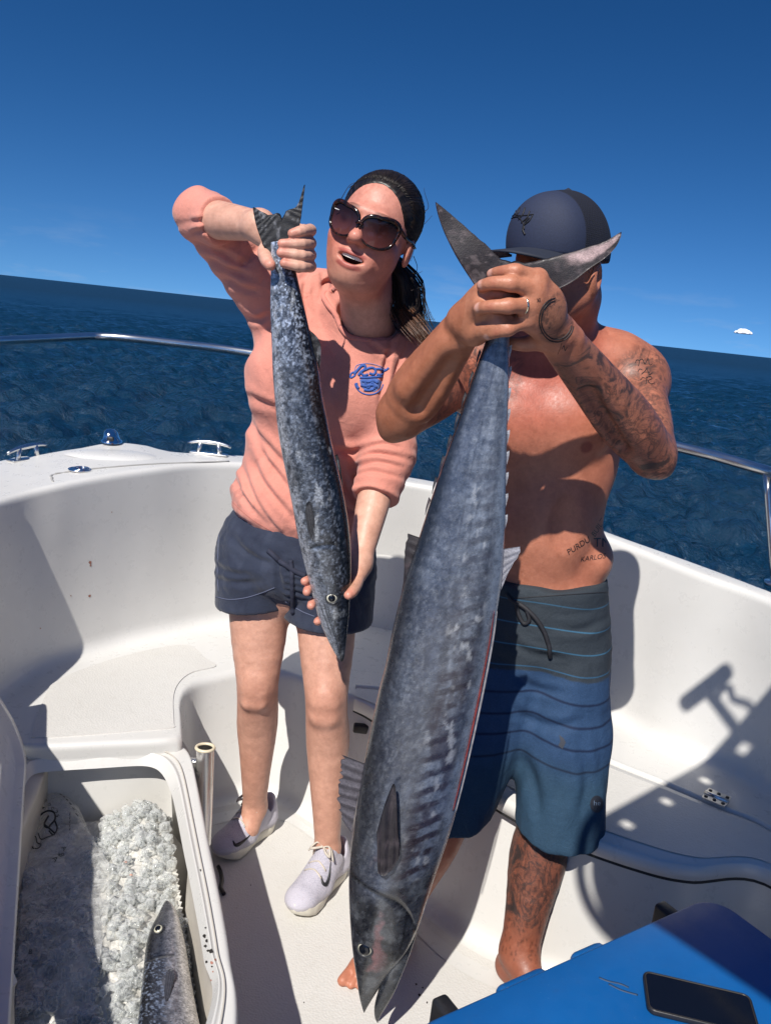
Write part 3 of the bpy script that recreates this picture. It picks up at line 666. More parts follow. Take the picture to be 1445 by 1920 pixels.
# ---- the smaller one the woman holds
BY = 1.66
def bp(px, py, dy=0): return PY(px, py, BY+dy)
CUDA = tag(empty('fish', bp(640, 1238)), 'slender silver-speckled fish with black back, held diagonally in front of the pink shirt', 'fish', 'caught fish')
def build_cuda():
    st = [(455, 506, 540), (480, 507, 546), (520, 508, 556), (560, 507, 565), (600, 508, 574), (650, 510, 585), (700, 512, 597), (750, 516, 604), (800, 521, 614), (850, 529, 624), (900, 539, 636), (950, 549, 646), (1000, 558, 654), (1050, 569, 658), (1100, 582, 658), (1130, 590, 656), (1160, 598, 654), (1200, 615, 650), (1230, 631, 646), (1240, 638, 643)]
    V, F, S, U, Wv = rings([bp(l, y) for y, l, r in st], [bp(r, y-(r-l)*.12) for y, l, r in st], (0, -1, 0), [.6, .65, .7, .72, .74, .75, .76, .76, .76, .76, .76, .76, .76, .74, .72, .7, .68, .68, .7, .8], 460, 130, .95)
    py = np.interp(S, np.linspace(0, 1, len(st)), [s[0] for s in st])
    n1 = fbm(V*18, 4); n2 = fbm(V*75+5, 4); n3 = fbm(V*260, 2); n4 = vnoise(V*330)
    c = np.tile(alb(122, 128, 138), (len(V), 1))
    c = mixc(c, sst(.45, .62, n2)*.65, alb(70, 76, 88))
    c = mixc(c, sst(-.30, .35, U+.6*(n1-.5))*.85, alb(38, 40, 48))
    c = mixc(c, sst(.42, .72, U+.2*(n1-.5))*.92, alb(14, 15, 19))
    c = mixc(c, sst(-.35, -.8, U+.4*(n1-.5))*.85, alb(182, 184, 190))
    # scale speckle: bright blue-white towards the tail
    c = mixc(c, sst(.52, .70, n3)*.30*(1-sst(.6, .95, U)), alb(178, 190, 212))
    c = mixc(c, sst(.52, .70, n4)*.75*sst(800, 560, py)*(1-sst(.7, 1., U)), alb(205, 218, 240))
    c = mixc(c, sst(.48, .66, fbm(V*120+44, 3))*.6*(1-sst(1070, 1110, py)), alb(36, 38, 46))
    for bx, by, br in ((528, 552, 12), (563, 890, 16), (545, 870, 9), (590, 600, 10)):
        q = bp(bx, by); d = np.hypot(V[:, 0]-q[0], V[:, 2]-q[2]); c = mixc(c, np.exp(-(d/(br*.0009))**2)*.85*(Wv > 0)*sst(.35, .6, n2+.15), alb(20, 20, 26))
    wear = sst(.68, .76, fbm(V*[50, 50, 30]+8, 4)); c = mixc(c, wear*.5, alb(200, 204, 210))
    # head: gill edge, jaw lines
    X = PXY = None
    c = mixc(c, np.exp(-((py-(1018+16*U*U))/3.5)**2)*.8*(Wv > 0)*(U > -.55)*(U < .5), alb(18, 18, 22))
    hd = sst(1085, 1120, py); c = mixc(c, hd*sst(.1, -.5, U)*.7, alb(150, 154, 164)); c = mixc(c, hd*sst(.0, .4, U)*.6, alb(34, 38, 46))
    mu = np.interp(py, [1120, 1160, 1200, 1238], [-.45, -.25, -.05, .1])
    for off, s_ in ((0, .045), (-.22, .03), (.16, .03)): c = mixc(c, np.exp(-((U-mu-off)/s_)**2)*.8*sst(1118, 1135, py)*(Wv > 0), alb(22, 24, 28))
    c = mixc(c, sst(1222, 1238, py)*.8, alb(22, 22, 26))
    g = (-.0022*np.exp(-((U-mu)/.06)**2)*sst(1118, 1140, py)-.0025*np.exp(-((py-(1018+16*U*U))/5.)**2)*(U > -.55)*(U < .5)+.0012*(n1-.5))*(Wv > 0)
    V = V+np.outer(g, [0, -1, 0])
    mesh('body', V, F, SPECKSKIN, CUDA, cols={'col': np.clip(c, 0, 1)})
    hw = .70*.5*np.linalg.norm(bp(588, 1122)-bp(657, 1122))
    eye(bp(622, 1121, -hw*.97), (.1, -1, .1), .0112, CUDA)
    blk = lambda P, S_, U_, R_: mixc(mixc(np.tile(alb(24, 24, 28), (len(P), 1)), R_*.18, alb(52, 52, 58)), sst(.64, .74, fbm(P*[150, 150, 60], 3))*.45, alb(150, 152, 160))
    fin('tail_lobe', [bp(x, y, -.004) for x, y in ((474, 390), (480, 420), (490, 450), (505, 485))], [bp(x, y, -.006) for x, y in ((476, 388), (503, 402), (528, 405), (538, 486))], CUDA, blk, .003, 9, 50, 14, .05, seed=31)
    fin('tail_lobe', [bp(x, y, -.004) for x, y in ((572, 346), (567, 385), (562, 420), (546, 480))], [bp(x, y, -.006) for x, y in ((570, 347), (556, 386), (530, 404), (512, 486))], CUDA, blk, .003, 9, 50, 14, .07, seed=33)
    pec = lambda P, S_, U_, R_: mixc(np.tile(alb(52, 52, 56), (len(P), 1)), R_*.35+0*U_, alb(92, 92, 96))
    fin('pectoral_fin', [bp(x, y, -.036) for x, y in ((577, 996), (585, 1012), (592, 1014), (594, 998))], [bp(x, y, -.044) for x, y in ((572, 960), (574, 945), (580, 938), (588, 965))], CUDA, pec, .0035, 5, 30, 10, .04, seed=35)
    fin('dorsal_fin', [bp(x, y, .01) for x, y in ((570, 615), (580, 640), (588, 665), (594, 700))], [bp(x, y, .014) for x, y in ((574, 613), (598, 636), (602, 668), (597, 702))], CUDA, blk, .003, 6, 40, 10, .08, seed=36)
    fin('spiny_dorsal_fin', [bp(x, y, .012) for x, y in ((622, 858), (630, 880), (636, 910), (642, 940))], [bp(x, y, .014) for x, y in ((634, 850), (640, 880), (643, 915), (645, 942))], CUDA, blk, .003, 5, 30, 8, .15, seed=37)
build_cuda()

# ---- the third, lying on the ice with its head showing
IZ = .235
def ip(px, py, dz=0): return PZ(px, py, IZ+dz)
ICED = tag(empty('fish', ip(300, 1860)), 'silver-bellied fish lying on the ice in the open fish box', 'fish', 'caught fish')
def build_iced():
    st = [(1990, 250, 392), (1920, 258, 374), (1850, 266, 360), (1800, 271, 352), (1770, 275, 347), (1740, 284, 340), (1715, 297, 333), (1700, 304, 326), (1690, 310, 317)]
    V, F, S, U, Wv = rings([ip(l, y) for y, l, r in st], [ip(r, y) for y, l, r in st], nz((.10, -.25, 1)), [.62, .62, .62, .62, .62, .62, .6, .6, .6], 260, 110, .95)
    py = np.interp(S, np.linspace(0, 1, len(st)), [s[0] for s in st]); n1 = fbm(V*22, 4); n2 = fbm(V*90, 4); n3 = fbm(V*280, 2)
    c = np.tile(alb(150, 150, 158), (len(V), 1)); c = mixc(c, sst(.45, .65, n2)*.6, alb(96, 98, 108))
    c = mixc(c, sst(.25, -.35, U+.4*(n1-.5))*.9, alb(48, 52, 62)); c = mixc(c, sst(-.45, -.8, U)*.9, alb(22, 24, 32)); c = mixc(c, sst(.35, .75, U+.3*(n1-.5))*.9, alb(214, 208, 204))
    c = mixc(c, sst(.55, .66, n3)*.7*sst(.4, -.4, U)*sst(1790, 1830, py), alb(150, 164, 190))
    c = mixc(c, np.exp(-((py-(1806-6*U))/3.)**2)*.8*(Wv > 0)*(U < .35), alb(20, 20, 24)); c = mixc(c, sst(1745, 1712, py)*.6*sst(.5, -.2, U), alb(62, 62, 72))
    V = V+np.outer(-.002*np.exp(-((py-(1806-6*U))/4.)**2)*(Wv > 0)*(U < .35), [0, 0, 1])
    mesh('body', V, F, SPECKSKIN, ICED, cols={'col': np.clip(c, 0, 1)})
    eye(ip(297, 1742, .024), (-.25, -.3, 1), .0085, ICED)
    dk = lambda P, S_, U_, R_: mixc(np.tile(alb(46, 48, 58), (len(P), 1)), R_*.4, alb(84, 84, 92))
    fin('pectoral_fin', [ip(x, y, .036) for x, y in ((312, 1824), (320, 1818), (326, 1824), (328, 1834))], [ip(x, y, .03) for x, y in ((308, 1858), (311, 1878), (318, 1872), (327, 1840))], ICED, dk, .0025, 5, 26, 9, .05, N=(0, 0, 1), seed=44)
build_iced()
# ------------------------------------------------------------------ implicit bodies -> one continuous surface
BIG = .25
class SDF:
    def __init__(s): s.ops = []
    def _add(s, fn, lo, hi, k, mode): s.ops.append((fn, np.asarray(lo, float), np.asarray(hi, float), k, mode)); return s
    def cone(s, a, b, ra, rb, k=.02, mode='u', flat=None):
        a = np.asarray(a, float); b = np.asarray(b, float); ab = b-a; L2 = max(np.dot(ab, ab), 1e-12); rm = max(ra, rb)
        if flat is None:
            def fn(P):
                t_ = np.clip((P-a)@ab/L2, 0, 1); return np.linalg.norm(P-a-t_[:, None]*ab, axis=1)-(ra+(rb-ra)*t_)
        else:
            ax, f = nz(flat[0]), flat[1]           # squash along ax: radius there is f times smaller
            def fn(P):
                t_ = np.clip((P-a)@ab/L2, 0, 1); q = P-a-t_[:, None]*ab; c = q@ax
                return (np.linalg.norm(q+np.outer(c*(1/f-1), ax), axis=1)-(ra+(rb-ra)*t_))*(f if f < 1 else 1)
            rm = rm*max(1, f)
        return s._add(fn, np.minimum(a, b)-rm, np.maximum(a, b)+rm, k, mode)
    def chain(s, pts, rad, k=.01, sub=3):
        """one smooth tapered limb through the joints"""
        pts = np.array([np.asarray(p, float) for p in pts]); rad = np.asarray(rad, float); n_ = (len(pts)-1)*sub+1
        P4 = catmull(np.concatenate([pts, rad[:, None]], 1), n_); C_, r_ = P4[:, :3], np.maximum(P4[:, 3], min(rad)*.8)
        A, D = C_[:-1], C_[1:]-C_[:-1]; L2 = np.maximum((D*D).sum(1), 1e-12)
        def fn(P):
            best = np.full(len(P), BIG)
            for i in range(len(A)):
                t_ = np.clip((P-A[i])@D[i]/L2[i], 0, 1); q_ = P-A[i]-t_[:, None]*D[i]
                best = np.minimum(best, np.sqrt((q_*q_).sum(1))-(r_[i]+(r_[i+1]-r_[i])*t_))
            return best
        return s._add(fn, (C_-r_[:, None]).min(0), (C_+r_[:, None]).max(0), k, 'u')
    def ell(s, c, r, k=.02, mode='u', rot=None):
        c = np.asarray(c, float); r = np.asarray(r, float); Rm = np.eye(3) if rot is None else np.asarray(rot)   # rows of Rm = local axes
        def fn(P):
            q = (P-c)@Rm.T; k0 = np.linalg.norm(q/r, axis=1); k1 = np.linalg.norm(q/r**2, axis=1); return k0*(k0-1)/np.maximum(k1, 1e-9)
        e = np.abs(Rm.T)@r
        return s._add(fn, c-e, c+e, k, mode)
    def plane(s, p, n_, k=.004):
        """cut away the side the normal points to"""
        p = np.asarray(p, float); n_ = nz(n_); return s._add(lambda P: (P-p)@n_, [-9]*3, [9]*3, k, 'i')
    def func(s, fn, lo, hi, k, mode): return s._add(fn, lo, hi, k, mode)
    @staticmethod
    def _mix(o, v, k, mode):
        if mode == 'u': h = np.clip(.5+.5*(o-v)/k, 0, 1); return o*(1-h)+v*h-k*h*(1-h)
        if mode == 's': v = -v
        h = np.clip(.5-.5*(o-v)/k, 0, 1); return o*(1-h)+v*h+k*h*(1-h)
    def ev(s, P, margin):
        d = np.full(len(P), BIG)
        for fn, lo, hi, k, mode in s.ops:
            mg = margin+k; idx = np.nonzero(((P > lo-mg) & (P < hi+mg)).all(1))[0]
            if len(idx): d[idx] = s._mix(d[idx], fn(P[idx]), k, mode)
        return d
    def ev_blocks(s, Pb, margin):
        """Pb: (blocks, points, 3); whole blocks are culled against each primitive"""
        b0, b1 = Pb[:, 0], Pb[:, -1]; nb, m = Pb.shape[:2]; d = np.full((nb, m), BIG)
        for fn, lo, hi, k, mode in s.ops:
            mg = margin+k; idx = np.nonzero((b1[:, 0] > lo[0]-mg) & (b0[:, 0] < hi[0]+mg) & (b1[:, 1] > lo[1]-mg) & (b0[:, 1] < hi[1]+mg) & (b1[:, 2] > lo[2]-mg) & (b0[:, 2] < hi[2]+mg))[0]
            if len(idx): d[idx] = s._mix(d[idx], fn(Pb[idx].reshape(-1, 3)).reshape(len(idx), m), k, mode)
        return d
    def bounds(s):
        u = [o for o in s.ops if o[4] == 'u']; return np.min([o[1] for o in u], 0)-.012, np.max([o[2] for o in u], 0)+.012
def surface(f, v, lo=None, hi=None, keep=None, disp=None):
    b0, b1 = f.bounds()
    lo = b0 if lo is None else np.asarray(lo, float); hi = b1 if hi is None else np.asarray(hi, float)
    Bn = 8; nb = np.ceil((hi-lo)/(v*Bn)).astype(int); n_ = nb*Bn+1
    D = np.empty(n_, np.float32)
    ci = np.stack(np.meshgrid(*[np.arange(k) for k in nb], indexing='ij'), -1).reshape(-1, 3)
    cc = lo+(ci+.5)*Bn*v; dc = f.ev(cc, Bn*v*1.3)
    near = np.abs(dc) < Bn*v*1.35
    Db = np.where(dc < 0, -BIG, BIG).astype(np.float32).reshape(nb)
    D[:-1, :-1, :-1] = np.repeat(np.repeat(np.repeat(Db, Bn, 0), Bn, 1), Bn, 2)
    D[-1] = BIG; D[:, -1] = BIG; D[:, :, -1] = BIG
    off = np.stack(np.meshgrid(*[np.arange(Bn+1)]*3, indexing='ij'), -1).reshape(-1, 3)
    nbk = ci[near]
    for s0 in range(0, len(nbk), 1500):
        q = nbk[s0:s0+1500, None]*Bn+off[None]
        D[q[..., 0], q[..., 1], q[..., 2]] = f.ev_blocks(lo+q*v, 3*v)
    sg = D < 0
    cnt = np.zeros(n_-1, np.int8)
    corners = [(a, b, c) for a in (0, 1) for b in (0, 1) for c in (0, 1)]
    sl = lambda a, n0: slice(a, n0-1+a)
    for a, b, c in corners: cnt += sg[sl(a, n_[0]), sl(b, n_[1]), sl(c, n_[2])]
    act = np.argwhere((cnt > 0) & (cnt < 8))
    if keep is not None: act = act[keep(lo+(act+.5)*v)]
    vals = np.stack([D[act[:, 0]+a, act[:, 1]+b, act[:, 2]+c] for a, b, c in corners], 1).astype(float)
    pos = np.zeros((len(act), 3)); num = np.zeros(len(act)); C = np.array(corners, float)
    for i in range(8):
        for j in range(i+1, 8):
            if np.abs(C[i]-C[j]).sum() != 1: continue
            x = (vals[:, i] < 0) != (vals[:, j] < 0)
            t_ = np.where(x, vals[:, i]/np.where(x, vals[:, i]-vals[:, j], 1), 0)
            pos += np.where(x[:, None], C[i]+t_[:, None]*(C[j]-C[i]), 0); num += x
    V = lo+(act+pos/np.maximum(num, 1)[:, None])*v
    idm = np.full(n_-1, -1, np.int32); idm[act[:, 0], act[:, 1], act[:, 2]] = np.arange(len(act))
    Fs = []
    for ax in range(3):
        o1, o2 = [(1, 2), (2, 0), (0, 1)][ax]
        s0 = [slice(1, -1)]*3; s0[ax] = slice(0, -1); s1 = [slice(1, -1)]*3; s1[ax] = slice(1, None)
        a, b = sg[tuple(s0)], sg[tuple(s1)]
        E_ = np.argwhere(a != b)
        if len(E_) == 0: continue
        fl = a[E_[:, 0], E_[:, 1], E_[:, 2]]
        base = E_.copy(); 
        for k in range(3):
            if k != ax: base[:, k] += 1
        def cid(d1, d2):
            q = base.copy(); q[:, o1] -= d1; q[:, o2] -= d2; return idm[q[:, 0], q[:, 1], q[:, 2]]
        quad = np.stack([cid(1, 1), cid(0, 1), cid(0, 0), cid(1, 0)], 1)
        quad = np.where(fl[:, None], quad, quad[:, ::-1]); Fs.append(quad[(quad >= 0).all(1)])
    return V, np.vstack(Fs)
def vnormals(V, F):
    n_ = np.cross(V[F[:, 2]]-V[F[:, 0]], V[F[:, 3]]-V[F[:, 1]])
    N = np.stack([np.bincount(F.T.ravel(), np.tile(n_[:, a], 4), len(V)) for a in range(3)], 1)
    return N/np.maximum(np.linalg.norm(N, axis=1, keepdims=True), 1e-12)
def relax(V, F, it=1, lam=.5):
    for _ in range(it):
        src = np.concatenate([F[:, k] for k in range(4) for m_ in (1, 3)]); dst = np.concatenate([F[:, (k+m_) % 4] for k in range(4) for m_ in (1, 3)])
        c = np.bincount(src, minlength=len(V)); A = np.stack([np.bincount(src, V[dst, a], len(V)) for a in range(3)], 1)
        V = V+lam*(A/np.maximum(c, 1)[:, None]-V)
    return V
def multi(f, v, fine):
    """coarse surface plus finer boxes (lo, hi, voxel) joined in one mesh"""
    def kc(P):
        k = np.ones(len(P), bool)
        for lo, hi, vv in fine: k &= ~((P > np.asarray(lo)+1.2*v) & (P < np.asarray(hi)-1.2*v)).all(1)
        return k
    Vs, Fs = surface(f, v, keep=kc); Vs = [Vs]; Fs = [Fs]; n_ = len(Vs[0])
    for lo, hi, vv in fine:
        V, F = surface(f, vv, np.asarray(lo), np.asarray(hi), keep=lambda P, lo=lo, hi=hi: ((P > np.asarray(lo)) & (P < np.asarray(hi))).all(1))
        Vs.append(V); Fs.append(F+n_); n_ += len(V)
    return np.vstack(Vs), np.vstack(Fs)
def box_of(pts, pad): P = np.array(pts); return P.min(0)-pad, P.max(0)+pad
def frame(fwd, up):
    y = nz(fwd); x = nz(np.cross(y, up)); z = np.cross(x, y); return np.stack([x, y, z])   # rows: right(of the head's own front, seen from outside -> viewer's), forward, up

# ---- skin and cloth materials
def skin_mat(name):
    t = NT(name); co = t.coord(); a = t.attr('col'); m_ = t.attr('ink')
    n1 = t.noise(38, 5, .6, co); n2 = t.noise(240, 3, .6, co)
    c = t.mix(.5, a.outputs['Color'], t.mix(1., a.outputs['Color'], t.ramp(n1.outputs[0], [(.32, (.74, .64, .60)), (.7, (1.2, 1.16, 1.14))]), 'MULTIPLY'))
    n4 = t.noise(110, 4, .7, co); c = t.mix(.4, c, t.mix(1., c, t.ramp(n4.outputs[0], [(.35, (.80, .70, .66)), (.68, (1.14, 1.12, 1.10))]), 'MULTIPLY'))
    c = t.mix(t.math('MULTIPLY', t.ramp(n2.outputs[0], [(.60, 0.), (.72, 1.)]), .22), c, t.mix(1., c, (.62, .5, .46), 'MULTIPLY'))
    r, g, b = t.sep(m_.outputs['Color'])[:3]
    # tattoo: shaded areas, outlines and figures
    w1 = t.noise(17, 6, .62, co, 1.3); w2 = t.noise(46, 5, .65, co, .9)
    sh = t.ramp(w1.outputs[0], [(.36, .04), (.44, .92), (.50, .30), (.56, .55), (.62, 1.)])
    ln = t.ramp(t.math('ABSOLUTE', t.math('SUBTRACT', w2.outputs[0], .5)), [(.0, 1.), (.035, 0.)])
    ink = t.math('MULTIPLY', t.math('MAXIMUM', sh, t.math('MULTIPLY', ln, .85)), r, True)
    ink = t.math('MAXIMUM', ink, g)
    c = t.mix(t.math('MULTIPLY', ink, .90), c, (.017, .018, .019))
    t.l(c, t.p.inputs['Base Color']); t.l(t.ramp(n4.outputs[0], [(.3, .38), (.7, .60)]), t.p.inputs['Roughness'])
    t.p.inputs['Subsurface Weight'].default_value = .06; t.p.inputs['Subsurface Radius'].default_value = (.012, .005, .003); t.p.inputs['Subsurface Scale'].default_value = .5
    t.p.inputs['Specular IOR Level'].default_value = .45
    t.bump(t.math('ADD', n2.outputs[0], t.math('MULTIPLY', n4.outputs[0], .8)), .30, .0014)
    return t.done()
SKIN = skin_mat('skin')
def cloth_mat(name, rough=.85, weave=900, bump=.3, wr=.5):
    t = NT(name); co = t.coord(); a = t.attr('col')
    n1 = t.noise(20, 5, .6, co); n2 = t.noise(weave, 2, .5, co); n3 = t.noise(55, 4, .6, co, .8)
    c = t.mix(.5, a.outputs['Color'], t.mix(1., a.outputs['Color'], t.ramp(n2.outputs[0], [(.3, .7), (.7, 1.3)]), 'MULTIPLY'))
    c = t.mix(.3, c, t.mix(1., c, t.ramp(n1.outputs[0], [(.3, .78), (.7, 1.15)]), 'MULTIPLY'))
    t.l(c, t.p.inputs['Base Color']); t.set(Roughness=rough); t.p.inputs['Sheen Weight'].default_value = .15; t.p.inputs['Specular IOR Level'].default_value = .25
    nb = t.bump(n3.outputs[0], wr, .004)
    b = t.n('Bump'); b.inputs['Strength'].default_value = bump; b.inputs['Distance'].default_value = .0008; t.l(n2.outputs[0], b.inputs['Height']); t.l(nb, b.inputs['Normal']); t.l(b.outputs[0], t.p.inputs['Normal'])
    return t.done()
CLOTH = cloth_mat('cotton_cloth')

def seg_t(P, a, b):
    ab = np.asarray(b)-np.asarray(a); t_ = np.clip((P-a)@ab/np.dot(ab, ab), 0, 1); return t_, np.linalg.norm(P-a-t_[:, None]*ab, axis=1)
from mathutils.bvhtree import BVHTree
def bvh_of(*objs):
    V, F = [], []; n_ = 0
    for o in objs:
        me = o.data; v = np.empty(len(me.vertices)*3, np.float32); me.vertices.foreach_get('co', v); V.append(v.reshape(-1, 3))
        F += [[i+n_ for i in p.vertices] for p in me.polygons]; n_ += len(me.vertices)
    return BVHTree.FromPolygons(np.vstack(V).tolist(), F)
CAMP = Vector((0, 0, CAM_H))
def hit(bv, px, py, lift):
    r = Vector(ray(px, py)).normalized(); h = bv.ray_cast(CAMP, r)
    return None if h[0] is None else np.array(h[0]+h[1]*(lift if h[1].dot(r) < 0 else -lift))
def strokes(name, bv, lines, mat, parent, rad=.0012, lift=.0004, seg=6):
    """raised strokes printed on a surface: photo polylines dropped onto it"""
    mb = MB(); ok = False
    for ln in lines:
        w = rad
        if isinstance(ln, tuple): w, ln = ln
        P = catmull(np.array(ln, float), max(6, 7*len(ln))) if len(ln) > 2 else np.array(ln, float)
        H = [hit(bv, x, y, lift) for x, y in P]; H = [h for h in H if h is not None]
        if len(H) < 2: continue
        ok = True; mb.tube(np.array(H), w if np.isscalar(w) else np.interp(np.linspace(0, 1, len(H)), np.linspace(0, 1, len(w)), w), seg)
    o = mb.build(name, mat, parent) if ok else None
    if o is not None and len(lines) > 1: o['kind'] = 'stuff'
    return o
def patch(name, bv, poly, mat, parent, lift=.0006):
    """filled flat mark on a surface, from a photo outline"""
    bm = bmesh.new(); vs = [bm.verts.new((x, y, 0)) for x, y in poly]; bm.faces.new(vs)
    bmesh.ops.triangulate(bm, faces=bm.faces[:]); bmesh.ops.subdivide_edges(bm, edges=bm.edges[:], cuts=3, use_grid_fill=True)
    V = []; 
    for v in bm.verts:
        h = hit(bv, v.co.x, v.co.y, lift); V.append(h if h is not None else np.array([np.nan]*3))
    bm.verts.index_update(); V = np.array(V); F = [[v.index for v in f.verts] for f in bm.faces if not np.isnan(V[[v.index for v in f.verts]]).any()]
    bm.free(); V = np.nan_to_num(V)
    used = sorted({i for f in F for i in f}); mp = {i: k for k, i in enumerate(used)}
    return mesh(name, V[used], [[mp[i] for i in f] for f in F], mat, parent, smooth=False) if F else None
def text_px(name, bv, s, cx, cy, size, ang, mat, parent, lift=.0006, xs=1.0, shear=0.):
    cu = bpy.data.curves.new('t', 'FONT'); cu.body = s; cu.size = size; cu.align_x = 'CENTER'; cu.align_y = 'CENTER'; cu.shear = shear; cu.resolution_u = 3; cu.offset = .012
    to = bpy.data.objects.new('t', cu); COL.objects.link(to); dg = bpy.context.evaluated_depsgraph_get(); me = to.evaluated_get(dg).to_mesh()
    V2 = np.array([v.co[:2] for v in me.vertices]); F = [list(p.vertices) for p in me.polygons]; to.evaluated_get(dg).to_mesh_clear()
    bpy.data.objects.remove(to); bpy.data.curves.remove(cu)
    V2[:, 0] *= xs
    ca, sa = math.cos(R(ang)), math.sin(R(ang)); X = cx+V2[:, 0]*ca+V2[:, 1]*sa; Yp = cy-(-V2[:, 0]*sa+V2[:, 1]*ca)   # ang: counter-clockwise in the picture is negative
    H = [hit(bv, x, y, lift) for x, y in zip(X, Yp)]
    ok = [h is not None for h in H]; F = [f for f in F if all(ok[i] for i in f)]
    if not F: return None
    return tag(mesh(name, np.array([h if h is not None else (0, 0, 0) for h in H]), F, mat, parent, smooth=False), kind='stuff')

def pxof(V):
    """photo pixel of world points"""
    q = np.asarray(V)-np.array([0, 0, CAM_H]); d = q@FWD; return np.stack([722.5+FPX*(q@_right)/d, 960-FPX*(q@_up)/d], 1)
def crease(V, N, lines):
    """cloth folds: each (photo polyline, width px, depth m) presses a soft-sided groove with a ridge beside it"""
    X = pxof(V); front = sst(.15, -.2, ((V-np.array([0, 0, CAM_H]))*N).sum(1)/np.linalg.norm(V-np.array([0, 0, CAM_H]), axis=1)); D = np.zeros(len(V))
    for ln, w, dep in lines:
        P = catmull(np.array(ln, float), 7*len(ln)); lo, hi = P.min(0)-5*w, P.max(0)+5*w; idx = np.nonzero(((X > lo) & (X < hi)).all(1))[0]
        if not len(idx): continue
        x = X[idx]; best = np.full(len(idx), 1e9); sd = np.zeros(len(idx)); tt = np.zeros(len(idx))
        for i in range(len(P)-1):
            a, b = P[i], P[i+1]; ab = b-a; t_ = np.clip(((x-a)@ab)/max(ab@ab, 1e-9), 0, 1); r = x-a-t_[:, None]*ab; d = np.hypot(r[:, 0], r[:, 1]); m = d < best
            best[m] = d[m]; sd[m] = (r[m, 0]*ab[1]-r[m, 1]*ab[0])/np.hypot(*ab); tt[m] = (i+t_[m])/(len(P)-1)
        env = np.sin(np.pi*np.clip(tt, .02, .98))**.5
        D[idx] += dep*env*(-np.exp(-(best/w)**2)+.75*np.exp(-((sd-1.7*w)/(1.2*w))**2)+.35*np.exp(-((sd+1.8*w)/(1.2*w))**2))
    return D*front
